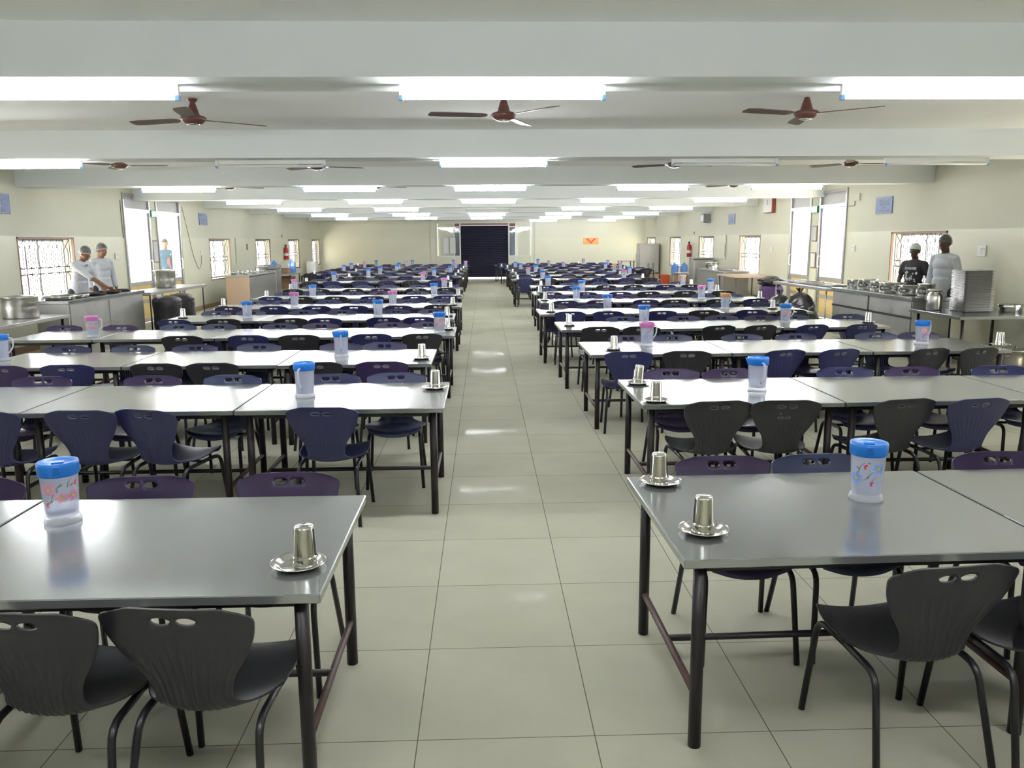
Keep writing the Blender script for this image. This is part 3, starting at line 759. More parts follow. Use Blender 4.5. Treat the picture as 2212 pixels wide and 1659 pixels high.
def print_mesh(kind):
    b = MB(); pet = M['petal'+kind]
    def R(z): return .0583+(z-.05)*.0525 + .0012
    def P(a, z, h=0): r = R(z)+h; return (r*math.sin(a), -r*math.cos(a), z)
    def flower(a0, z0, r, n=13):
        for k in range(n):
            t0 = 2*PI*k/n; 
            pts = []
            for (rr, dt) in ((.25, 0), (.7, -.20), (1.0, 0), (.7, .20)):
                q = r*rr*(1 if k % 2 else .86); pts.append(P(a0+q*math.cos(t0+dt)/.056, z0+q*math.sin(t0+dt)))
            b.poly(pts, pet)
        b.poly([P(a0+.0055*math.cos(t*PI/4)/.056, z0+.0055*math.sin(t*PI/4), .0004) for t in range(8)], M['eye'])
    def stem(ps, w_=.0016):
        for (a, z), (a2, z2) in zip(ps, ps[1:]):
            b.poly([P(a-w_/.056, z), P(a+w_/.056, z), P(a2+w_/.056, z2), P(a2-w_/.056, z2)], M['leaf'])
    def leaf(a, z, L, an):
        c, s_ = math.cos(an), math.sin(an)
        b.poly([P(a+(u*c-v*s_)/.056, z+u*s_+v*c) for u, v in ((0, 0), (L*.4, L*.16), (L, 0), (L*.4, -L*.16))], M['leaf'])
    def berries(a, z):
        for da, dz in ((0, 0), (.09, .004), (.03, -.008)): b.poly([P(a+da+.0045*math.cos(t*PI/3)/.056, z+dz+.0045*math.sin(t*PI/3)) for t in range(6)], M['berry'])
    if kind == 'pink':
        flower(-.55, .142, .029); flower(.10, .108, .022); flower(.78, .112, .026)
        stem([(-.3, .125), (-.45, .10), (-.85, .088)]); stem([(.45, .145), (.5, .165), (.72, .178)]); stem([(-.1, .13), (-.05, .150), (.16, .165)])
        leaf(.55, .150, .02, .4); leaf(-.6, .09, .022, .6); leaf(-.05, .15, .02, .5); berries(-.75, .085); berries(.95, .160)
    else:
        flower(-.75, .098, .028); flower(.62, .142, .026)
        stem([(-.55, .085), (-.1, .10), (.2, .125), (.5, .135)]); stem([(-.6, .12), (-.45, .150), (-.2, .165)]); stem([(.2, .09), (.55, .11)])
        leaf(-.75, .145, .022, -.5); leaf(.05, .115, .018, -1.8); leaf(-.1, .165, .018, -.2); berries(.2, .082); berries(-.2, .150)
    return b.mesh('flower_print_'+kind)
PRM = {k: print_mesh(k) for k in ('pink', 'blue')}
jc = {}
JP = {}
for q, (side, n, x, y, c, pr) in enumerate(JUGS):
    rows = ROWL if side == 'L' else ROWR
    i = jc[(side, n)] = jc.get((side, n), 0)+1
    lab = '%s lidded jug%s, %s row %s of aisle, %s from aisle' % (c, {'pink': ' with pink flowers', 'blue': ' with blue flowers', None: ''}[pr], ORD[n], 'left' if side == 'L' else 'right', ORD[sorted([abs(j[2]) for j in JUGS if j[0] == side and j[1] == n]).index(abs(x))+1])
    rz = -PI/2-.25+random.uniform(-.35, .35) if pr is None else .1
    if pr and n in (3, 5): rz = .35
    if (side, n) == ('L', 1): rz = .40
    if (side, n, x < -4) == ('L', 3, True): rz = -.2
    if (side, n) == ('R', 1): rz = -.40
    if n in (9, 11, 13): rz = random.uniform(-.3, .6)
    hrz = (.25 if pr is None else (0.0 if (side, n) not in (('L', 1), ('R', 1)) else 1.35))
    if (c, pr) in JP:
        o = dup(JP[(c, pr)], (x, y, TH), rz, lab)
        for ch in o.children:
            if ch.name.startswith('jug_handle'): ch.rotation_euler = (0, 0, hrz)
    else:
        t = thing('water_jug', lab, 'jug', (x, y, TH), rz, 'plastic water jugs on the tables'); JP[(c, pr)] = t
        mk('jug_body', JB, t); mk('jug_base', JBASE, t); l_ = mk('jug_lid', LIDS[c], t)
        h_ = mk('jug_handle', JH, t)
        # the handle sits behind when the print faces the aisle end of the room
        h_.rotation_euler = (0, 0, hrz)
        mk('water', JW, t)
        if pr: mk('flower_print', PRM[pr], t)
        t.scale = (1.04, 1.04, 1.03)

# ------------------------------------------------------------------ tumblers on saucers
SAU = MB().lathe([(.0, .001), (.060, .001), (.066, .003), (.078, .012), (.0905, .015), (.092, .0165), (.0905, .018), (.078, .0145), (.064, .0055), (.058, .0035), (.0, .0035)], seg=36).mesh('saucer', [M['shiny']])
TUM = MB().lathe([(.0415, .0), (.0435, .0015), (.0415, .004), (.039, .012), (.0335, .099), (.0315, .105), (.028, .108), (.0, .108)], seg=28).mesh('tumbler', [M['shiny']])
cc = {}
sp = None
for q, (side, n, x, y, k) in enumerate(CUPS):
    i = cc[(side, n)] = cc.get((side, n), 0)+1
    sd = 'left' if side == 'L' else 'right'
    if (side, n) == ('R', 1): pl = 'near front corner of the nearest right table' if y < 3.2 else 'back corner of the nearest right table'
    elif (side, n) == ('R', 2): pl = ('front' if y < 5.7 else 'back')+' corner of second row right of aisle'
    elif abs(x) < 2: pl = 'aisle end of the %s row on the %s' % (ORD[n], sd)
    else: pl = 'wall end of the %s row on the %s' % (ORD[n], sd)
    if (side, n) == ('L', 11) and x < -5.9: x = -5.70
    if (side, n) == ('L', 9) and x < -4.9: x = -4.80
    o = mk('saucer', SAU, None, (x, y, TH)); tag(o, 'small round steel saucer at the '+pl, 'saucer', 'steel saucers under the tumblers')
    dx, dy = (.022, .006) if (side, n) == ('L', 1) else (random.uniform(-.01, .01), 0)
    for j in range(2 if k == 2 or n < 9 else 1):
        o = mk('steel_tumbler', TUM, None, (x+dx, y+dy, TH+.0035+.026*j), random.random()*6)
        tag(o, 'upturned steel tumbler, %s of nested pair, %s' % ('upper' if j else 'lower', pl) if (k == 2 or n < 9) else 'single upturned steel tumbler, '+pl, 'tumbler', 'upturned steel tumblers on saucers')
        if (side, n) == ('R', 2) and y > 5.8 and j: o.rotation_euler = (.03, .10, 0); o.location.z += .004

# ------------------------------------------------------------------ tube lights
LAMP = []
colx = {'C': .125, 'L': -5.122, 'LM': -2.427, 'RM': 2.818, 'R': 5.31}
lit = {0: ['LM', 'C', 'RM'], 1: ['L', 'LM', 'C', 'RM', 'R'], 2: ['L', 'C'], 3: ['L', 'LM', 'C', 'RM', 'R'], 4: ['L', 'LM', 'C', 'RM', 'R'], 5: ['L', 'LM', 'RM', 'R'], 6: ['L', 'LM', 'C', 'RM', 'R'], 7: ['L', 'LM', 'C', 'RM', 'R'], 8: ['RM', 'R']}
unlit = {2: ['LM', 'RM', 'R'], 5: ['C']}
XADJ = {(1, 'LM'): .0, (2, 'L'): -.05, (2, 'R'): .02, (3, 'RM'): .09, (3, 'R'): -.07, (4, 'R'): .08, (6, 'RM'): -.12, (8, 'RM'): -.15}
bat = MB().box(-.605, .605, .012, .040, .026, .069).mesh('batten', [M['white']])
hold = MB().box(-.010, .010, -.010, .016, -.020, .066).mesh('lampholder', [M['white']])
cap_ = MB().box(-.0125, .0125, -.015, .018, -.0225, .006).mesh('holder_cap', [M['ltblue']])
ton = MB().tube([(-.598, 0, 0), (.598, 0, 0)], .0175, 10, caps=False).mesh('glass_tube', [M['tubeon']])
toff = MB().tube([(-.598, 0, 0), (.598, 0, 0)], .0165, 10).mesh('glass_tube', [M['tubeoff']])
CW = {'C': 'centre of', 'L': 'far left of', 'LM': 'left of centre under', 'RM': 'right of centre under', 'R': 'far right of'}
tp = {}
for on, tab in ((1, lit), (0, unlit)):
    for n, cs in tab.items():
        for c in cs:
            y = 5.2+4.61*(n-1); x = colx[c]+XADJ.get((n, c), 0)
            lab = '%s tube light, %s the %s ceiling beam' % ('glowing white' if on else 'unlit', CW[c].replace(' under', ' on'), ORD[n] or 'rearmost')
            if on in tp: dup(tp[on], (x, y, 2.65), 0, lab); continue
            t = thing('tube_light', lab, 'light', (x, y, 2.65), 0, 'tube lights under the beams'); tp[on] = t
            mk('batten', bat, t); mk('glass_tube', ton if on else toff, t)
            for s in (-1, 1):
                h_ = mk('lampholder', hold, t, (s*.612, 0, 0)); mk('holder_cap', cap_, h_)

# ------------------------------------------------------------------ ceiling fans
def blade():
    b = MB(); a = .16
    outl = [(.15, -.028), (.20, -.055), (.55, -.065), (.645, -.058), (.66, -.03), (.645, .045), (.55, .055), (.20, .045), (.15, .028)]
    up, dn = [], []
    for x, y in outl: up.append((x, y*math.cos(a), y*math.sin(a)+.003)); dn.append((x, y*math.cos(a), y*math.sin(a)-.003))
    n = len(b.v); b.v += up+dn; k = len(outl)
    b.face(range(n, n+k)); b.face([n+2*k-1-i for i in range(k)])
    for i in range(k): b.face([n+(i+1) % k, n+i, n+k+i, n+k+(i+1) % k])
    return b.mesh('blade', [M['blade']])
BL = blade()
HUB = MB().lathe([(.0, -.045), (.05, -.044), (.085, -.030), (.105, -.008), (.108, .012), (.095, .022), (.055, .035), (.045, .07), (.030, .115), (.018, .145), (.0, .146)], seg=24).mesh('motor_housing', [M['fan']])
CAPM = MB().lathe([(.0, -.052), (.045, -.050), (.06, -.044), (.0, -.043)], seg=20).mesh('hub_cap', [M['shiny']])
ROD = MB().tube([(0, 0, .12), (0, 0, .17)], .011, 8).lathe([(.012, .13), (.04, .155), (.045, .17)], seg=14).mesh('down_rod', [M['fan']])
IRON = MB().box(.08, .20, -.012, .012, -.004, .002).mesh('blade_iron', [M['fan']])
fp = None
FANS = [(-2.495, 7.5, 2.843, .70), (.188, 7.5, 2.870, 1.222), (2.866, 7.5, 2.880, 1.396), (-5.097, 12.1, 2.868, .05), (-2.344, 12.1, 2.843, .35), (2.748, 12.1, 2.856, .45), (5.313, 12.1, 2.86, .1), (-4.95, 16.7, 2.86, .5), (-2.1, 16.7, 2.86, .6), (5.0, 16.7, 2.86, .2)]
FL = ['leftmost of the three nearest', 'middle of the three nearest', 'rightmost of the three nearest', 'far left behind second beam', 'left of centre behind second beam', 'right of centre behind second beam', 'far right behind second beam', 'far left behind third beam', 'left of centre behind third beam', 'far right behind third beam']
for (x, y, z, a), l_ in zip(FANS, FL):
    lab = 'maroon three bladed ceiling fan, '+l_
    if fp is None:
        fp = thing('ceiling_fan', lab, 'fan', (x, y, z), a, 'ceiling fans between the beams')
        mk('motor_housing', HUB, fp); mk('hub_cap', CAPM, fp); mk('down_rod', ROD, fp)
        for k in range(3):
            ir = mk('blade_iron', IRON, fp); ir.rotation_euler = (0, 0, k*2*PI/3+PI*0); mk('blade', BL, ir)
    else: dup(fp, (x, y, z), a, lab)

# ------------------------------------------------------------------ serving counters and side tables
def legs4(root, x0, x1, y0, y1, z, m, r=.02, rail=None):
    g = MB().tube([(0, 0, 0), (0, 0, z)], r, 8).mesh('leg', [m])
    for x in (x0, x1):
        for y in (y0, y1): mk('leg', g, root, (x, y, 0))
    if rail:
        b = MB(); b.tube([(x0, y0, rail), (x0, y1, rail)], r*.8, 6, m).tube([(x1, y0, rail), (x1, y1, rail)], r*.8, 6, m); b.obj('side_rail', None, root)
# left counter
c = thing('serving_counter', 'long stainless steel serving counter in front of the two white shirted cooks', 'counter', (-6.45, 13.0, 0))
MB().box(-.52, .02, 0, 2.9, .865, .92, bev=.006).obj('countertop', M['steel'], c)
MB().box(-.50, -.012, .02, 2.88, .0, .865).obj('counter_body', M['dullsteel'], c)
MB().box(-.010, -.002, .08, 1.40, .46, .84).box(-.010, -.002, 1.44, 2.84, .46, .84).box(-.010, -.002, .08, 1.40, .06, .44).box(-.010, -.002, 1.44, 2.84, .06, .44).obj('front_panel', M['dullsteel'], c)
# right counter
c = thing('serving_counter', 'long panelled steel serving counter in front of the two men on the right', 'counter', (6.30, 11.95, 0))
MB().box(-.02, .60, 0, 2.85, .865, .925, bev=.006).obj('countertop', M['steel'], c)
MB().box(.015, .58, .02, 2.83, .10, .865).obj('counter_body', M['dullsteel'], c)
b = MB()
for y0_, y1_ in ((.05, 1.40), (1.44, 2.80)):
    b.box(.003, .012, y0_, y1_, .13, .60); b.box(.003, .012, y0_, y1_, .64, .85)
b.obj('front_panel', M['dullsteel'], c)
MB().box(-.002, .012, .02, 2.83, .605, .635).box(-.002, .012, 1.405, 1.435, .10, .86).obj('trim_bead', M['leg'], c)
# side tables
t = thing('side_table', 'steel table beyond the left counter holding a tall lidded pot', 'table', (-6.40, 16.05, 0))
MB().box(-.60, .02, 0, 3.2, .80, .86, bev=.005).obj('tabletop', M['dullsteel'], t); legs4(t, -.55, -.03, .08, 3.1, .80, M['tube'], .014)
t = thing('side_table', 'low steel table at the left frame edge under a big boiling pot', 'table', (-6.28, 10.3, 0))
MB().box(-1.15, .06, 0, 2.3, .70, .75, bev=.005).obj('tabletop', M['dullsteel'], t); legs4(t, -1.08, -.02, .1, 2.2, .70, M['leg'], .022, .2)
t = thing('side_table', 'steel table beyond the right counter covered with flat stacks of trays', 'table', (6.34, 15.1, 0))
MB().box(-.03, .62, 0, 2.85, .83, .885, bev=.005).obj('tabletop', M['dullsteel'], t); legs4(t, .02, .55, .1, 2.75, .83, M['alum'], .016)
t = thing('side_table', 'steel topped table at the right frame edge under the tall tray stack', 'table', (6.25, 10.55, 0))
MB().box(-.05, 1.25, 0, 1.30, .73, .775, bev=.005).obj('tabletop', M['steel'], t); legs4(t, .04, 1.15, .08, 1.2, .73, M['leg'], .022, .2)
t = thing('side_table', 'bare pale wooden topped table beside the farther right counter', 'table', (6.62, 21.4, 0))
MB().box(-.1, .95, 0, 1.7, .80, .84, bev=.004).obj('tabletop', M['wood'], t); legs4(t, -.04, .88, .08, 1.6, .80, M['frame_dark'], .018, .25)
c = thing('serving_counter', 'pale plywood ended steel counter far along the left wall', 'counter', (-6.42, 22.9, 0))
MB().box(-.64, .0, 0, .02, 0, .88).obj('plywood_end', M['wood'], c)
MB().box(-.64, .0, .022, 2.9, 0, .86).obj('counter_body', M['dullsteel'], c)
MB().box(-.66, .02, -.02, 2.92, .88, .91).obj('countertop', M['alum'], c)
c = thing('serving_counter', 'dull grey steel counter far along the right wall', 'counter', (6.75, 23.25, 0))
MB().box(.0, .72, 0, 2.9, 0, .86).obj('counter_body', M['dullsteel'], c)
MB().box(-.02, .74, -.02, 2.92, .865, .90).obj('countertop', M['alum'], c)
t = thing('side_table', 'small dark framed table beyond the plywood ended counter', 'table', (-6.95, 28.2, 0))
MB().box(-.35, .45, 0, 1.6, .70, .74).obj('tabletop', M['dullsteel'], t); legs4(t, -.3, .4, .08, 1.5, .70, M['leg'], .025)
t = thing('side_table', 'thin dark framed table by the steel cabinet far right', 'table', (6.35, 37.3, 0))
MB().box(-.2, .45, 0, 1.0, .84, .87).obj('tabletop', M['dullsteel'], t); legs4(t, -.16, .41, .06, .94, .84, M['leg'], .022)

# ------------------------------------------------------------------ pots
def pot(name, label, loc, r, h, lid=True, handles=True, m='alu', knob=True, group=None, belly=1.0):
    t = thing(name, label, 'pot', loc, random.uniform(-.5, .5), group)
    MB().lathe([(.0, .0), (r*.95, .0), (r, .02), (r*belly, h*.5), (r, h*.93), (r*1.05, h*.95), (r*1.05, h*.975), (r*.98, h*.98)] + ([] if lid else [(r*.95, h*.9), (r*.93, .03), (.0, .03)]), seg=32).obj('pot_body', M[m], t)
    if lid:
        l_ = MB().lathe([(r*1.04, h*.975), (r*1.04, h*.995), (r*.8, h*1.02), (r*.3, h*1.05), (.0, h*1.055)], seg=32).obj('pot_lid', M['shiny'] if m != 'alu' else M['alu'], t)
        if knob: MB().tube([(0, 0, h*1.05), (0, 0, h*1.10)], [r*.10, r*.07], 10).ell((0, 0, h*1.11), (r*.12, r*.12, h*.03+.006)).obj('knob', M['shiny'], l_)
    if handles:
        for s in (-1, 1):
            MB().tube(bend([(s*r*.98, -.06, h*.72), (s*(r+.05), -.06, h*.74), (s*(r+.05), .06, h*.74), (s*r*.98, .06, h*.72)], .02), .008, 8).obj('handle', M['alum'], t)
    return t
pot('cooking_pot', 'big dull aluminium pot with lid on the low table at the left edge', (-6.62, 12.0, .75), .235, .31)
pot('cooking_pot', 'tall lidded aluminium milk pot on the table beyond the left counter', (-6.72, 17.75, .86), .20, .37)
def pan(label, loc, r, h, group='food pans on the left serving counter'):
    o = MB().lathe([(.0, .0), (r*.9, .0), (r*.98, h*.6), (r*1.04, h), (r*1.0, h*1.05), (r*.94, h*.6), (r*.86, .012), (.0, .012)], seg=32).obj('food_pan', M['black'] if 'dark' in label else M['shiny'], None, loc)
    return tag(o, label, 'pan', group)
pan('wide flat steel pan at the near end of the left counter', (-6.72, 13.32, .92), .23, .06)
pan('second steel pan on the left counter, before the bending cook', (-6.72, 13.85, .92), .20, .05)
pan('dark rimmed pan under the bending cook\'s hand', (-6.72, 14.42, .92), .22, .035)
pan('dark rimmed pan before the standing cook', (-6.72, 15.0, .92), .22, .035)
pan('dark rimmed pan at the far end of the left counter', (-6.72, 15.55, .92), .17, .035)
for i, (y, r, h, w_) in enumerate([(14.52, .125, .11, 'farthest small'), (14.02, .16, .13, 'second farthest'), (13.60, .145, .12, 'third from far end'), (13.15, .20, .12, 'wide middle'), (12.58, .17, .11, 'low near'), (12.12, .12, .14, 'nearest')]):
    pot('steel_serving_pot', '%s round steel serving pot on the right counter' % w_, (6.58, y, .925), r, h*1.4, True, False, 'shiny', False, 'serving pots on the right counter')
pan('open flat steel lid lying between pots on the right counter', (6.60, 12.86, .925), .10, .015, 'flat steel lids on the right counter')
# milk can beside the tray stack
t = thing('milk_can', 'tall dented aluminium milk can beside the tray stack', 'can', (6.42, 11.58, .775))
MB().lathe([(.0, 0), (.095, 0), (.105, .02), (.105, .20), (.09, .235), (.07, .25), (.07, .27), (.095, .275), (.1, .29), (.085, .30), (.0, .305)], seg=28).obj('can_body', M['alu'], t)
MB().tube(bend([(-.105, 0, .21), (-.14, 0, .22), (-.14, 0, .15), (-.105, 0, .13)], .02), .006, 8).obj('handle', M['alum'], t)
pan('wide shallow steel basin right of the tray stack', (7.29, 11.20, .775), .155, .10, 'basins on the right edge table')
t = pot('cooking_pot', 'dark blackened pot on the floor under the right edge table', (7.0, 11.45, .0), .20, .26, False, True, 'black')
pot('cooking_pot', 'lidded brown pot on the floor right of the blackened pot', (7.28, 10.98, .0), .20, .28, True, True, 'alu')
# trays: compartment thalis
def tray_mesh():
    b = MB(); w_, d, h = .222, .165, .016
    def rr(i, z): 
        q = .02
        return [(-w_+i+q, -d+i, z), (w_-i-q, -d+i, z), (w_-i, -d+i+q, z), (w_-i, d-i-q, z), (w_-i-q, d-i, z), (-w_+i+q, d-i, z), (-w_+i, d-i-q, z), (-w_+i, -d+i+q, z)]
    rings = [rr(.028, 0), rr(.016, h-.002), rr(-.004, h-.001), rr(-.006, h-.005), rr(.012, h-.006)]
    n = len(b.v)
    for r_ in rings: b.v += r_
    for k in range(len(rings)-1):
        for i in range(8):
            j = (i+1) % 8; b.face([n+8*k+i, n+8*k+j, n+8*k+8+j, n+8*k+8+i])
    b.face([n+7-i for i in range(8)])
    for x in (-.06, .06): b.box(x-.004, x+.004, -.0, d-.016, 0, h*.8)
    b.box(-w_+.016, w_-.016, -.004, .004, 0, h*.8)
    return b.mesh('tray', [M['traysteel']])
TRM = tray_mesh()
NTR = 38
_u = ['first', 'second', 'third', 'fourth', 'fifth', 'sixth', 'seventh', 'eighth', 'ninth', 'tenth', 'eleventh', 'twelfth', 'thirteenth', 'fourteenth', 'fifteenth', 'sixteenth', 'seventeenth', 'eighteenth', 'nineteenth', 'twentieth']
NUMW = _u+['twenty '+q for q in _u[:9]]+['thirtieth']+['thirty '+q for q in _u[:9]]
for i in range(NTR):
    o = mk('meal_tray', TRM, None, (6.85+.004*math.sin(i*1.7), 11.40+.004*math.cos(i*2.3), .776+.0150*i), .06+.012*math.sin(i*.9))
    o.scale = (1, 1, .9)
    tag(o, 'compartment steel meal tray in the tall stack, %s' % ('lowest of all' if i == 0 else 'topmost of all' if i == NTR-1 else NUMW[NTR-1-i]+' from the top'), 'tray', 'meal trays in the tall stack')
for k in range(6):
    for i in range(3):
        o = mk('meal_tray', TRM, None, (6.66, 15.42+k*.40, .886+i*.0158), PI/2+random.uniform(-.04, .04))
        tag(o, 'steel meal tray, %s of the %s flat pile beyond right counter' % (('bottom', 'middle', 'top')[i], ORD[k+1]), 'tray', 'meal trays in flat piles')
# small steel bowls on the far left counter
for i, (x, y) in enumerate([(-6.9, 23.15), (-6.62, 23.3), (-6.88, 23.8), (-6.6, 24.1), (-6.85, 24.6), (-6.62, 24.9)]):
    o = MB().lathe([(.0, 0), (.06, 0), (.085, .05), (.09, .075), (.07, .085), (.02, .095), (.0, .11)], seg=18).obj('lidded_bowl', M['shiny'], None, (x, y, .91))
    tag(o, 'small lidded steel bowl, %s along the plywood ended counter' % ORD[i+1], 'bowl', 'bowls on the far left counter')
pot('cooking_pot', 'squat steel pot at the far end of the plywood ended counter', (-6.75, 25.45, .91), .17, .17, True, True, 'shiny')
t = thing('insulated_box', 'dark curved insulated food box behind the squat pot', 'box', (-6.7, 26.2, 0))
MB().box(-.32, .28, -.35, .35, 0, .98, bev=.03).obj('box_body', M['dullsteel'], t); MB().box(-.33, .29, -.36, .36, .985, 1.09, bev=.05).obj('box_lid', M['speaker'], t)
pot('cooking_pot', 'lidded steel pot with handles on the far right counter', (7.0, 25.3, .90), .20, .20, True, True, 'shiny')
o = mk('steel_tumbler', TUM, None, (6.85, 24.7, .90)); tag(o, 'upturned tumbler beside the pot on the far right counter', 'tumbler')
for i, y in enumerate((24.0, 23.6)): pan('flat pan %s on the far right counter' % ('beyond the open end' if i else 'next to the tumbler'), (7.0, y, .90), .17, .03, 'pans on the far right counter')
t = thing('steel_tank', 'grey steel cabinet box standing behind the far right counter', 'tank', (7.28, 27.6, 0))
MB().box(-.36, .32, -.35, .35, .0, 1.15, bev=.03).obj('tank_body', M['dullsteel'], t); MB().box(-.37, .33, -.36, .36, 1.155, 1.20, bev=.02).obj('tank_lid', M['alum'], t)
t = thing('side_table', 'low dark framed table between water bottles and the steel cabinet box', 'table', (6.95, 28.7, 0))
MB().box(-.2, .6, 0, 1.0, .62, .65).obj('tabletop', M['dullsteel'], t); legs4(t, -.15, .55, .06, .94, .62, M['alum'], .018)
# water dispensers bottles on wooden boxes
def bottle(label, x, y, z0):
    t = thing('water_bottle', label, 'bottle', (x, y, z0), 0, 'big blue water bottles')
    MB().lathe([(.0, 0), (.12, 0), (.135, .03), (.13, .10), (.135, .17), (.13, .24), (.135, .30), (.11, .36), (.04, .41), (.03, .44), (.0, .445)], seg=24).obj('bottle_body', M['bottle'], t)
    MB().lathe([(.034, .425), (.034, .46), (.0, .462)], seg=14).obj('bottle_cap', M['ltblue'], t)
def crate(label, x0, x1, y0, y1, z1, m, z0=0):
    t = thing('wooden_box' if m == 'brownbox' else 'storage_box', label, 'box', ((x0+x1)/2, (y0+y1)/2, z0))
    a, d, h = (x1-x0)/2, (y1-y0)/2, z1-z0
    MB().box(-a, a, -d, d, 0, h-.03, bev=.01).obj('box_body', M[m], t); MB().box(-a-.008, a+.008, -d-.008, d+.008, h-.03, h, bev=.006).obj('box_top', M[m], t)
crate('brown box stand under the two blue bottles on the right', 6.85, 7.5, 30.1, 30.7, .52, 'brownbox')
bottle('blue water bottle nearer the aisle on the right brown stand', 7.02, 30.4, .52)
bottle('blue water bottle nearer the window on the right brown stand', 7.36, 30.4, .52)
bottle('blue water bottle at the near end of the far left table', -7.15, 28.55, .74)
bottle('blue water bottle at the far end of the far left table', -6.75, 29.5, .74)
crate('purple brown carton between bottles on the far left table', -7.2, -6.75, 28.8, 29.25, .92, 'brownbox', .745)
crate('brown cabinet under the far left table', -7.15, -6.65, 28.9, 29.5, .62, 'brownbox')
crate('brown carton on the floor by the far left corner', -7.6, -7.1, 35.6, 36.2, .48, 'brownbox')
crate('pale grey machine standing on the far corner carton', -7.55, -7.15, 35.65, 36.15, .98, 'white', .485)
t = thing('plastic_crate', 'orange red plastic crate on the floor near the steel cabinet', 'crate', (6.85, 31.0, .0))
b = MB(); 
for q in ((-.2, .2, -.2, .2, 0, .03), (-.2, -.18, -.2, .2, .03, .5), (.18, .2, -.2, .2, .03, .5), (-.18, .18, -.2, -.18, .03, .5), (-.18, .18, .18, .2, .03, .5)): b.box(*q)
b.obj('crate_body', M['orange'], t); b = MB()
for q in ((-.215, .215, -.215, -.2, .46, .5), (-.215, .215, .2, .215, .46, .5), (-.215, -.2, -.2, .2, .46, .5), (.2, .215, -.2, .2, .46, .5)): b.box(*q)
b.obj('crate_rim', M['orange'], t)
# steel cabinet (fridge)
crate('low plywood plinth under the steel cabinet', 6.75, 7.6, 35.9, 37.0, .34, 'wood')
t = thing('steel_cabinet', 'tall grey steel water cooler cabinet with vents at far right', 'cabinet', (7.18, 36.4, .345))
MB().box(-.42, .42, -.4, .4, .04, 1.30, bev=.01).obj('cabinet_body', M['dullsteel'], t)
MB().box(-.36, -.3, -.35, -.3, 0, .04).box(.3, .36, -.35, -.3, 0, .04).box(-.36, -.3, .3, .35, 0, .04).box(.3, .36, .3, .35, 0, .04).obj('foot', M['black'], t)
b = MB()
for xx in (-.08, .12):
    for k in range(9): b.box(xx, xx+.10, -.408, -.40, .16+k*.035, .175+k*.035)
b.obj('vent', M['black'], t)
MB().box(-.30, .34, -.406, -.40, .10, 1.25).obj('front_door', M['dullsteel'], t)
MB().box(-.50, -.42, -.30, .1, .50, .86).box(-.54, -.42, -.32, .12, .46, .50).obj('tap_box', M['alum'], t)

# bins and bags --------------------------------------------------------
def blob(name, label, cat, loc, rx_, ry_, h, m, seed, lump=.09, neck=True, group=None, flat=False):
    b = MB(); seg, rings = 40, 26; rnd = random.Random(seed); off = Vector((rnd.random()*9, rnd.random()*9, 0))
    for i in range(rings+1):
        t = i/rings
        if flat: r = (1 if t < .86 else math.sqrt(max(0, 1-((t-.86)/.14)**2)))*(.90+.10*t if t < .86 else 1)
        else: r = math.sin(PI*min(1, (.14+.86*t)))**.55 if t < .93 or not neck else .16
        if i == rings: r = .001
        for k in range(seg):
            a = 2*PI*k/seg
            d = Vector((math.cos(a), math.sin(a), t*2.2))
            fold = noise.noise(d*1.5+off)*lump*2.2+noise.noise(d*4.5+off)*lump*.9
            if neck and t > .75: fold += .05*math.sin(a*9+seed)*(t-.75)*4
            q = max(.02, r*(1+fold)) if i < rings else .002
            b.v.append((rx_*q*math.cos(a), ry_*q*math.sin(a), h*t))
    for i in range(rings):
        for k in range(seg):
            a = i*seg+k; c_ = i*seg+(k+1) % seg; b.face([a, c_, c_+seg, a+seg], True)
    b.face([seg-1-k for k in range(seg)])
    return b
def bag(label, loc, rx_, ry_, h, seed, m='bag'):
    t = thing('rubbish_bag', label, 'bag', loc, 0, 'stuffed black rubbish bags')
    blob('', '', '', 0, rx_, ry_, h, m, seed).obj('bag_body', M[m], t)
    b = MB()
    for k in range(7):
        a = k*.9+seed; b.prism([(.01*math.cos(a), .01*math.sin(a), h*.95), (.07*math.cos(a+.3), .07*math.sin(a+.3), h+.07), (.08*math.cos(a-.2), .08*math.sin(a-.2), h+.05)], (.003, .003, .002))
    b.obj('knotted_neck', M[m], t)
bag('largest black rubbish bag, nearest the right counter', (6.08, 15.75, 0), .34, .30, .80, 3)
bag('smaller black rubbish bag behind the largest one', (6.05, 16.75, 0), .27, .25, .70, 5)
t = thing('litter_bin', 'purple brown bin with black liner by the right table end', 'bin', (6.42, 18.35, 0))
blob('', '', '', 0, .26, .24, .80, 'navycloth', 8, .05, False, None, True).obj('bin_liner', M['navycloth'], t)
blob('', '', '', 0, .30, .26, .22, 'bag', 9, .12, False).obj('black_liner', M['bag'], t).location = (0, .02, .76)
def bin_(label, loc, seed):
    t = thing('litter_bin', label, 'bin', loc, 0, 'black bins under the left table')
    blob('', '', '', 0, .27, .31, .795, 'bin', seed, .035, False, None, True).obj('bin_body', M['bin'], t)
    MB().lathe([(.24, .60), (.262, .60), (.262, .63), (.24, .63)], seg=30).obj('rim', M['bin'], t)
bin_('nearer black rounded bin beside the end of the left counter', (-6.16, 16.25, 0), 11)
bin_('farther black rounded bin behind the nearer one', (-6.18, 17.05, 0), 12)
for i, (x, y) in enumerate(((7.05, 21.7), (7.25, 22.4))):
    pot('cooking_pot', 'grey pot on the floor under the wooden table, %s' % ('nearer' if i == 0 else 'farther'), (x, y, 0), .16, .25, True, False)

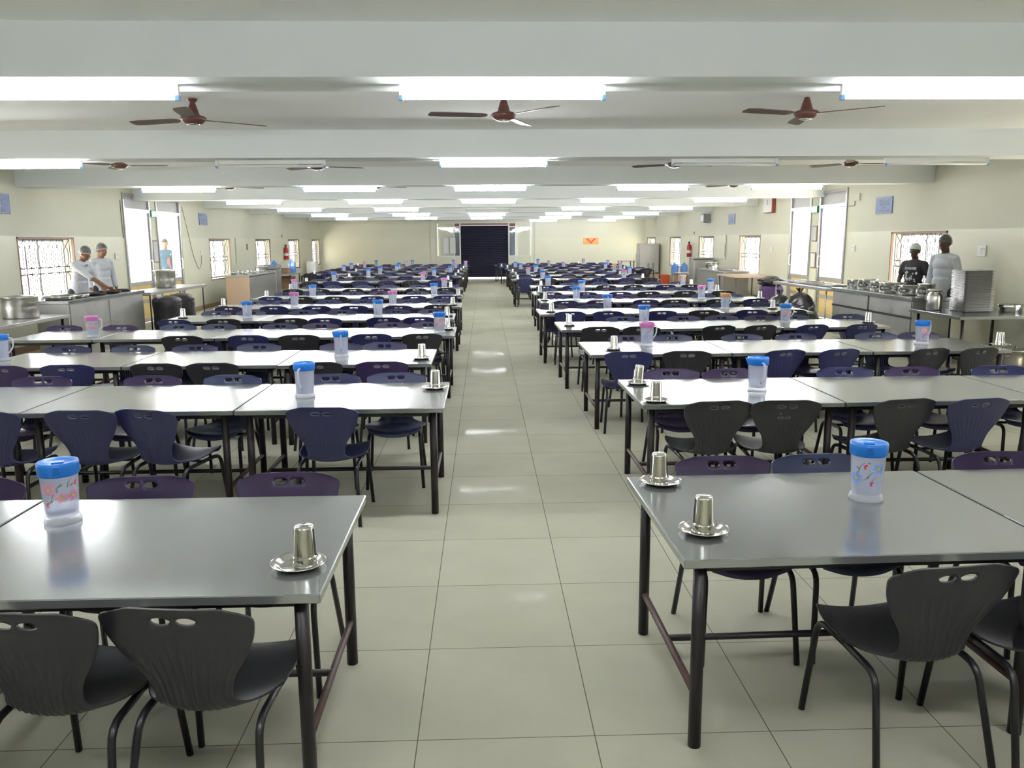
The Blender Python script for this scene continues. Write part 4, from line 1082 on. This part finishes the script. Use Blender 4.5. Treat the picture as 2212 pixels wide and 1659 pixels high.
# ------------------------------------------------------------------ things on the walls
def sign(label, side, yc, zc, w_=.66, h=.32, lines=('STUDENTS',)):
    s = -1 if side == 'left' else 1; X = XL if s < 0 else XR
    t = thing('wall_sign', label, 'sign', (X-s*.012, yc, zc))
    MB().box(-.009, .009, -w_/2, w_/2, -h/2, h/2, bev=.003).obj('sign_board', M['signblue'], t)
    rot = (PI/2, 0, -s*PI/2)
    text('lettering', lines[0], h*.26, M['signtxt'], t, (-s*.010, 0, h*.27), rot)
    # the three further lines are too worn to read: pale strokes
    for k, (wd, z) in enumerate(((.36, .07), (.20, -.12), (.42, -.32))):
        b = MB(); n = int(wd/.045)
        for i in range(n):
            y = -wd*w_/.66/2+i*.045*w_/.66; hh = h*.07
            b.box(-.0035, .0, y, y+.012, z*h-hh, z*h+hh)
            b.box(-.0035, .0, y, y+.03, z*h+(hh-.006 if i % 2 else -.004), z*h+(hh if i % 2 else .003))
        o = b.obj('lettering', M['signtxt'], t, (-s*.0095+(0 if s > 0 else .0035), 0, 0))
    b = MB()
    for z in (-h/2+.012, h/2-.018): b.box(-.003, 0, -w_/2+.01, w_/2-.01, z, z+.004)
    b.obj('border_line', M['signtxt'], t, (-s*.0095+(0 if s > 0 else .003), 0, 0))
sign('blue STUDENTS notice board on the right wall above the near window', 'right', 15.92, 2.415)
sign('blue STUDENTS notice board cut by the left frame edge', 'left', 13.62, 2.43)
sign('smaller looking blue notice board beyond the left doors', 'left', 23.32, 2.43)
sign('blue notice board far along the right wall beside the speaker', 'right', 25.8, 2.41)
def exit_sign(label, side, yc, zc):
    s = -1 if side == 'left' else 1; X = XL if s < 0 else XR
    t = thing('exit_sign', label, 'sign', (X-s*.03, yc, zc))
    MB().box(-.025, .025, -.17, .17, -.075, .075, bev=.005).obj('sign_box', M['exitgreen'], t)
    text('lettering', 'EXIT', .13, M['exittxt'], t, (-s*.026, 0, 0), (PI/2, 0, -s*PI/2))
exit_sign('green EXIT sign between the two left doors', 'left', 19.82, 2.46)
exit_sign('green EXIT sign between the two right doors', 'right', 19.22, 2.46)
for i, (z, ) in enumerate(((1.91,), (1.30,))):
    t = thing('framed_notice', '%s narrow framed notice between the right doors' % ('upper' if i == 0 else 'lower'), 'notice', (XR-.012, 19.22, z))
    MB().box(-.01, .01, -.14, .14, -.18, .18).obj('notice_frame', M['frame_brown'], t); MB().box(-.013, -.010, -.115, .115, -.155, .155).obj('notice_paper', M['paper'] if i else M['greypanel'], t)
t = thing('framed_notice', 'brown framed notice between the two left doors', 'notice', (XL+.012, 19.82, 1.60))
MB().box(-.01, .01, -.15, .15, -.26, .26).obj('notice_frame', M['frame_brown'], t); MB().box(.010, .013, -.12, .12, -.23, .23).obj('notice_paper', M['greypanel'], t)
t = thing('wall_clock', 'red brown sided wall clock box high on the right wall', 'clock', (XR-.05, 22.3, 2.70))
MB().box(-.05, .05, -.36, .36, -.22, .22, bev=.01).obj('clock_case', M['clockwood'], t); MB().box(-.056, -.05, -.33, .33, -.20, .20).obj('clock_face', M['paper'], t)
MB().box(-.06, -.056, -.01, .01, .0, .13).box(-.06, -.056, -.08, .0, -.006, .006).obj('clock_hands', M['black'], t)
t = thing('wall_speaker', 'grey wedge shaped speaker high on the far right wall', 'speaker', (XR, 28.5, 2.48))
MB().prism([(-.01, -.3, -.12), (-.01, .3, -.12), (-.22, .2, -.10), (-.22, -.2, -.10)], (0, 0, .28)).obj('speaker_box', M['speaker'], t); MB().box(-.228, -.22, -.19, .19, -.09, .15).obj('speaker_grille', M['black'], t)
MB().box(-.01, 0, -.03, .03, -.17, -.12).obj('bracket', M['alum'], t)
def switch(label, side, yc, zc, h=.13, w_=.16):
    s = -1 if side == 'left' else 1; X = XL if s < 0 else XR
    t = thing('switchboard', label, 'switch', (X-s*.010, yc, zc))
    MB().box(-.009, .009, -w_/2, w_/2, -h/2, h/2, bev=.003).obj('switch_plate', M['white'], t)
    b = MB()
    for i in range(4): b.box(-s*.009-.003, -s*.009+.003, -w_/2+.02+i*.033, -w_/2+.042+i*.033, .01, .045)
    b.box(-s*.009-.003, -s*.009+.003, -.02, .02, -.045, -.01)
    b.obj('rocker', M['alumw'], t)
switch('white switchboard on the left wall between cooks and door', 'left', 17.75, 1.53)
switch('small white socket board below the hanging cable, left wall', 'left', 23.0, 1.53)
switch('white switchboard between near window and doors, right wall', 'right', 17.15, 1.59)
switch('large white switchboard behind the tray stack, right wall', 'right', 12.65, 1.59, .17, .22)
switch('white switchboard left of the far right double window', 'right', 22.1, 1.53)
switch('small switchboard beside the third right window', 'right', 27.1, 1.55)
o = MB().tube(bend([(XL+.012, 21.75, 2.70), (XL+.012, 22.0, 2.2), (XL+.012, 22.35, 1.45), (XL+.012, 22.72, 1.05), (XL+.012, 22.95, 1.25), (XL+.012, 22.98, 1.45)], .25, 5), .006, 6).obj('hanging_cable', M['wire']); tag(o, 'thin cable drooping down the left wall beyond the doors', 'cable')
o = MB().tube([(XL+.01, 18.12, 2.7), (XL+.01, 18.14, 1.9)], .006, 6).obj('wall_cable', M['wire']); tag(o, 'straight thin cable beside the nearer left door', 'cable')
o = MB().tube(bend([(XR-.012, 17.2, 2.68), (XR-.012, 17.2, 2.46), (XR-.012, 20.8, 2.50)], .03), .007, 6).obj('wall_conduit', M['wire']); tag(o, 'thin conduit running over the right doors to a junction box', 'conduit')
o = MB().box(XR-.04, XR, 16.95, 17.2, 2.56, 2.70).obj('junction_box', M['wall']); tag(o, 'cream painted junction box above the right near door', 'box')
t = thing('distribution_board', 'flush square cream cover in the left wall beside the window', 'board', (XL+.020, 26.9, 1.55))
MB().box(-.008, .008, -.75, .75, -.38, .38).obj('cover_plate', M['wall'], t); MB().box(.008, .012, .35, .55, .0, .2).obj('emblem', M['speaker'], t)
t = thing('distribution_board', 'flush square cream cover beside the third right window', 'board', (XR-.020, 26.9, 1.55))
MB().box(-.008, .008, -.6, .6, -.38, .38).obj('cover_plate', M['wall'], t); MB().box(-.012, -.008, -.58, -.55, -.3, .1).obj('handle', M['black'], t)
def ext(label, x, y, z):
    t = thing('fire_extinguisher', label, 'extinguisher', (x, y, z))
    MB().lathe([(.0, 0), (.075, .0), (.082, .02), (.082, .38), (.06, .44), (.025, .48), (.02, .50), (.0, .50)], seg=20).obj('cylinder', M['red'], t)
    MB().box(-.03, .03, -.015, .015, .50, .56).box(-.015, .015, -.09, .02, .55, .565).obj('valve', M['black'], t)
    MB().tube(bend([(0, .02, .53), (.0, .12, .50), (0, .12, .2)], .05), .011, 8).obj('hose', M['black'], t)
    MB().lathe([(.0835, .14), (.0835, .24)], seg=20).obj('label_band', M['paper'], t)
ext('red fire extinguisher hanging on the far left wall', XL+.09, 32.4, 1.14)
ext('red fire extinguisher hanging on the far right wall', XR-.09, 30.75, 1.16)
for s, y in (('left', 32.2), ('right', 30.4)):
    o = MB().box(XL if s == 'left' else XR-.01, XL+.01 if s == 'left' else XR, y-.07, y+.07, 1.98, 2.08).obj('small_plate', M['frame_brown']); tag(o, 'small brown plate above the %s fire extinguisher' % s, 'plate')
t = thing('wall_poster', 'orange and red picture poster on the far wall', 'poster', (5.10, Y1-.008, 1.75))
MB().box(-.37, .37, -.006, .006, -.155, .155).obj('poster_sheet', M['posterorange'], t)
MB().prism([(-.25, -.008, .12), (-.14, -.008, .14), (0, -.008, -.02), (.14, -.008, .14), (.25, -.008, .12), (0, -.008, -.13)], (0, .002, 0)).obj('red_swag', M['posterred'], t)
for i, (x, w_) in enumerate(((-1.92, .24), (-1.60, .26))):
    o = MB().box(x, x+w_, Y1+.006, Y1+.012, 1.22, 1.95).obj('painted_reflection', M['paper']); tag(o, 'painted window reflection on the glass left of the shutter, %s one' % ('outer' if i == 0 else 'inner'), 'notice', 'painted reflections on the far glass')  # pale sheets stand in for a window's reflection in the glass
# beyond the left doors: a plastered wall of the next building with a window, seen through the doorway
nb = thing('neighbour_building', 'blurred pale building seen through the farther left door', 'building', (-14, 33, -.16))
MB().box(-.2, .0, -4.5, 5, 0, 4.5).obj('building_wall', M['outwall'], nb)
MB().box(.0, .04, -3.2, -2.2, 1.4, 2.6).obj('building_window', M['greypanel'], nb)

# ------------------------------------------------------------------ people
def remeshed(mb, name, m, parent, vox=.011, smooth=3):
    o = mb.obj('tmp_'+name, m)
    r = o.modifiers.new('r', 'REMESH'); r.mode = 'VOXEL'; r.voxel_size = vox; r.use_smooth_shade = True
    s = o.modifiers.new('s', 'SMOOTH'); s.factor = .5; s.iterations = smooth
    me = bpy.data.meshes.new_from_object(o.evaluated_get(bpy.context.evaluated_depsgraph_get()))
    me.name = name; bpy.data.objects.remove(o)
    me.polygons.foreach_set('use_smooth', [True]*len(me.polygons))
    if not me.materials: me.materials.append(m)
    return mk(name, me, parent)
def limb(b, pts, rs, seg=14):
    b.tube(pts, rs, seg)
    for p, r in zip(pts, rs): b.ell(p, (r*.99, r*.99, r*.99), seg, 8)
def person(label, loc, rz, height=1.70, lean=0.0, turn=0.0, nod=0.0, arms=None, top='shirt', skin='skin', head='net', sleeves=.5, extra=None):
    # body frame: +y is where the chest faces, x to the person's right; scaled from a 1.72 m figure
    t = thing('person', label, 'person', loc, rz); k = height/1.72; t.scale = (k, k, k)
    L = Matrix.Rotation(-lean, 4, 'X')
    def up(p):   # torso points tilt about the hips
        q = Vector(p)-Vector((0, 0, .95)); q = L @ q; return q+Vector((0, 0, .95))
    body = MB()
    sh_l, sh_r = up((-.172, -.005, 1.385)), up((.172, -.005, 1.385))
    torso = [(up((0, -.005, .92)), (.150, .105, .10)), (up((0, .0, 1.05)), (.135, .10, .12)), (up((0, .005, 1.18)), (.145, .105, .12)), (up((0, .005, 1.30)), (.160, .11, .11)), (up((0, -.01, 1.39)), (.150, .085, .065))]
    R3 = L.to_3x3()
    for c, r in torso: body.ell(c, r, 20, 12, None, R3)
    limb(body, [sh_l, up((0, -.012, 1.41)), sh_r], [.058, .07, .058])
    neck = up((0, -.01, 1.43)); hd = up((0, .02, 1.60))
    hR = (Matrix.Rotation(turn, 4, 'Z') @ Matrix.Rotation(-nod-lean*.4, 4, 'X')).to_3x3()
    hc = neck+ (R3 @ Vector((0, .005, .06))) + hR @ Vector((0, .022, .115))
    def H(x, y, z): return hc+hR @ Vector((x, y, z))
    limb(body, [neck, H(0, -.02, -.08)], [.056, .053])
    body.ell(H(0, -.008, .018), (.073, .092, .098), 20, 14, None, hR)
    body.ell(H(0, .022, -.045), (.055, .062, .068), 18, 12, None, hR)
    body.ell(H(0, .052, -.088), (.028, .026, .020), 12, 8, None, hR)
    body.tube([H(0, .082, .022), H(0, .102, -.022)], [.009, .017], 10); body.ell(H(0, .098, -.026), (.018, .014, .010), 10, 8, None, hR)
    for s in (-1, 1): body.ell(H(s*.076, -.008, -.005), (.011, .020, .031), 10, 8, None, hR)
    for s in (-1, 1): body.ell(H(s*.028, .072, .034), (.022, .012, .009), 10, 6, None, hR)
    # legs
    for s in (-1, 1):
        limb(body, [(s*.085, -.005, .90), (s*.10, .01, .50), (s*.105, -.01, .09)], [.088, .056, .040])
        limb(body, [(s*.105, -.02, .045), (s*.115, .13, .03)], [.042, .030])
    arms = arms or {}
    hands = []
    for s in (-1, 1):
        sh_ = sh_l if s < 0 else sh_r
        el, wr = arms.get(s, (up((s*.245, -.03, 1.13)), up((s*.255, .03, .89))))
        el, wr = Vector(el), Vector(wr)
        limb(body, [sh_, sh_.lerp(el, .5), el, el.lerp(wr, .35), wr], [.052, .046, .038, .037, .026])
        d = (wr-el).normalized(); side = Vector((0, 1, 0)) if abs(d.y) < .8 else Vector((1, 0, 0))
        side = (side-d*side.dot(d)).normalized(); nrm = d.cross(side)
        # palm
        pc = wr+d*.045
        for q in (-.028, -.010, .010, .028): limb(body, [wr+side*q*.5, wr+d*.075+side*q], [.016, .013], 8)
        for q, ln in ((-.030, .062), (-.010, .078), (.010, .080), (.030, .068)):
            p0 = wr+d*.078+side*q; p1 = p0+d*ln*.55+nrm*s*-.006+side*q*.12; p2 = p1+d*ln*.40+nrm*s*-.022
            limb(body, [p0, p1, p2], [.0095, .0088, .0075], 8)
        th0 = wr+d*.02+side*.030; limb(body, [th0, th0+d*.035+side*.026, th0+d*.062+side*.030+nrm*s*-.008], [.012, .011, .009], 8)
        hands.append((sh_, el, wr))
    remeshed(body, 'body', M[skin], t, .0085, 2)
    # shirt or t-shirt
    c = MB(); g = .014
    for (cc_, r) in torso: c.ell(cc_, (r[0]+g, r[1]+g, r[2]+g), 20, 12, None, R3)
    limb(c, [sh_l, up((0, -.012, 1.405)), sh_r], [.060, .078, .060])
    hem = .80
    c.tube([up((0, -.005, 1.10)), (0, -.002, hem)], [.150, .165], 20)
    for v_i in range(0): pass
    for (sh_, el, wr) in hands:
        end = sh_.lerp(el, .62) if sleeves < .6 else el.lerp(wr, .12 if sleeves < .9 else .85)
        pts = [sh_, sh_.lerp(el, .5), end] if sleeves < .6 else [sh_, sh_.lerp(el, .5), el, end]
        rs = [.060, .060, .060] if sleeves < .6 else [.060, .055, .050, .047]
        limb(c, pts[:-1], rs[:-1]); c.tube(pts[-2:], rs[-2:], 14)
    remeshed(c, 'shirt' if top == 'shirt' else 't_shirt', M[top], t, .012, 3)
    if top == 'shirt':
        q = MB()
        for s in (-1, 1):
            a = neck+R3 @ Vector((s*.052, .035, .012)); b_ = neck+R3 @ Vector((s*.012, .092, -.035)); c_ = neck+R3 @ Vector((s*.065, .080, -.065)); d_ = neck+R3 @ Vector((s*.085, .0, -.01))
            q.prism([a, b_, c_, d_], R3 @ Vector((0, .006, .006)))
        q.obj('collar', M[top], t)
        q = MB()
        for i in range(5): q.ell(up((0, .122, 1.34-.085*i)), (.006, .004, .006), 8, 6)
        q.obj('buttons', M['paper'], t)
    # trousers
    c = MB(); c.ell((0, -.005, .90), (.158, .125, .12), 20, 12)
    for s in (-1, 1): limb(c, [(s*.085, -.005, .90), (s*.10, .01, .50)], [.100, .072]); c.tube([(s*.10, .01, .50), (s*.105, -.01, .09)], [.072, .062], 16)
    remeshed(c, 'trousers', M['trouser'], t, .014, 2)
    # hair and headgear
    hb = MB(); seg = 24
    def cap_shell(b, rx_, ry_, rz_, zc, front, back, thick=0):
        n0 = len(b.v); rings = 10
        for i in range(rings+1):
            for j in range(seg):
                a = 2*PI*j/seg; fr_ = (math.sin(a)+1)/2
                lim = back+(front-back)*fr_   # polar angle where the shell ends
                ph = lim*i/rings
                b.v.append(tuple(H(rx_*math.sin(ph)*math.cos(a), -.008+ry_*math.sin(ph)*math.sin(a), zc+rz_*math.cos(ph))))
        for i in range(rings):
            for j in range(seg):
                a = n0+i*seg+j; b_ = n0+i*seg+(j+1) % seg; b.face([a, a+seg, b_+seg, b_], True)
    cap_shell(hb, .080, .100, .104, .022, 1.20, 2.05)
    hb.obj('hair', M['hair'], t)
    if head in ('net', 'netdark'):
        nb_ = MB(); cap_shell(nb_, .090, .112, .120, .022, 1.42, 1.95)
        ho = nb_.obj('hair_net', M[head], t)
        e = MB(); pts = []
        for j in range(20):
            a = 2*PI*j/20; fr_ = (math.sin(a)+1)/2; ph = 1.95+(1.42-1.95)*fr_
            pts.append(H(.090*math.sin(ph)*math.cos(a), -.008+.112*math.sin(ph)*math.sin(a), .022+.120*math.cos(ph)))
        e.tube(pts, .0035, 6, None, True, False, True); e.obj('elastic_band', M['paper'] if head == 'net' else M['netdark'], ho)
    elif head == 'cap':
        nb_ = MB(); cap_shell(nb_, .088, .108, .116, .026, 1.38, 1.85)
        ho = nb_.obj('cloth_cap', M['capwhite'], t)
    # face
    f = MB()
    for s in (-1, 1): f.ell(H(s*.027, .079, .024), (.013, .006, .006), 10, 6, None, hR)
    f.obj('eyes', M['eyeball'], t); f = MB()
    for s in (-1, 1):
        f.ell(H(s*.027, .0835, .024), (.0055, .003, .0055), 8, 6, None, hR); f.ell(H(s*.030, .081, .046), (.020, .005, .0035), 8, 6, None, hR)
    f.obj('eyebrows', M['hair'], t)
    f = MB(); f.ell(H(0, .084, -.056), (.024, .008, .008), 10, 6, None, hR); f.obj('lips', M['lips'], t)
    if extra: extra(t, up)
    return t
struct(MB().box(-9.6, XL-WT-.01, 19.5, 24.5, -.16, .05).obj('outdoor_step', M['conc']), 'concrete step outside the left doors', 'step')
def fwd(deg): return math.radians(deg)
# rz turns the chest: 0 faces +y (away from the camera), -90 faces the right
def tie(t, up): MB().ell(up((.02, .12, 1.42)), (.028, .012, .018), 8, 6).obj('dark_bow', M['signblue'], t)
person('cook in white shirt and hair net, bending over the left counter', (-7.32, 15.18, 0), math.radians(-108), 1.78, .30, .05, .30,
       arms={1: ((.12, .40, 1.16), (.02, .66, .985)), -1: ((-.22, .24, 1.08), (-.10, .44, .96))}, head='net', sleeves=.75, extra=tie)
person('cook in white shirt and hair net, standing upright by the left wall', (-7.30, 16.12, 0), math.radians(-122), 1.79, .04, .25, .10, head='net', sleeves=.95)
def tprint(t, up):
    b = MB(); rnd = random.Random(4)
    # pale printed letters and splashes on the chest
    for i in range(9):
        x = -.10+.022*i; b.prism([(x, .121, 1.30), (x+.014, .121, 1.305), (x+.012, .121, 1.345), (x-.002, .121, 1.34)], (0, .004, 0))
    for i in range(26):
        x, z = rnd.uniform(-.10, .09), rnd.uniform(.93, 1.26); r = rnd.uniform(.008, .022)
        b.prism([(x+r*math.cos(a)*rnd.uniform(.6, 1.2), .124-abs(x)*.25, z+r*1.3*math.sin(a)*rnd.uniform(.6, 1.2)) for a in [k*PI/4 for k in range(8)]], (0, .004, 0))
    b.obj('shirt_print', M['print'], t)
person('man in charcoal printed T-shirt and pale cap behind the right counter', (7.12, 13.55, 0), math.radians(125), 1.69, -.02, .1, .08, top='tshirt', skin='skind', head='cap', sleeves=.3, extra=tprint,
       arms={1: ((.25, -.02, 1.13), (.20, .14, .93)), -1: ((-.25, -.03, 1.13), (-.22, .10, .90))})
person('tall man in white shirt and dark net, behind the tray stack', (7.18, 12.75, 0), math.radians(112), 1.83, .02, .15, .05, skin='skind', head='netdark', sleeves=.95)
def vest(t, up):
    MB().prism([(-.10, .118, 1.0), (-.03, .122, 1.0), (-.03, .122, 1.25), (-.08, .118, 1.28)], (0, .006, 0)).obj('red_panel', M['redcloth'], t)
    b = MB(); pts = [up((.12*math.cos(a), .10+.02*math.sin(a), 1.37+.07*math.sin(a))) for a in [PI+PI*i/12 for i in range(13)]]
    b.tube(pts, .008, 6); b.obj('pale_neck_strap', M['paper'], t)
person('person in teal top standing outside the farther left door', (-8.30, 22.05, .05), math.radians(-160), 1.85, 0, .1, .05, top='bluecloth', skin='skin', head=None, sleeves=.3, extra=vest)
print('OBJ', len(bpy.data.objects), 'chairs', len(chairs))
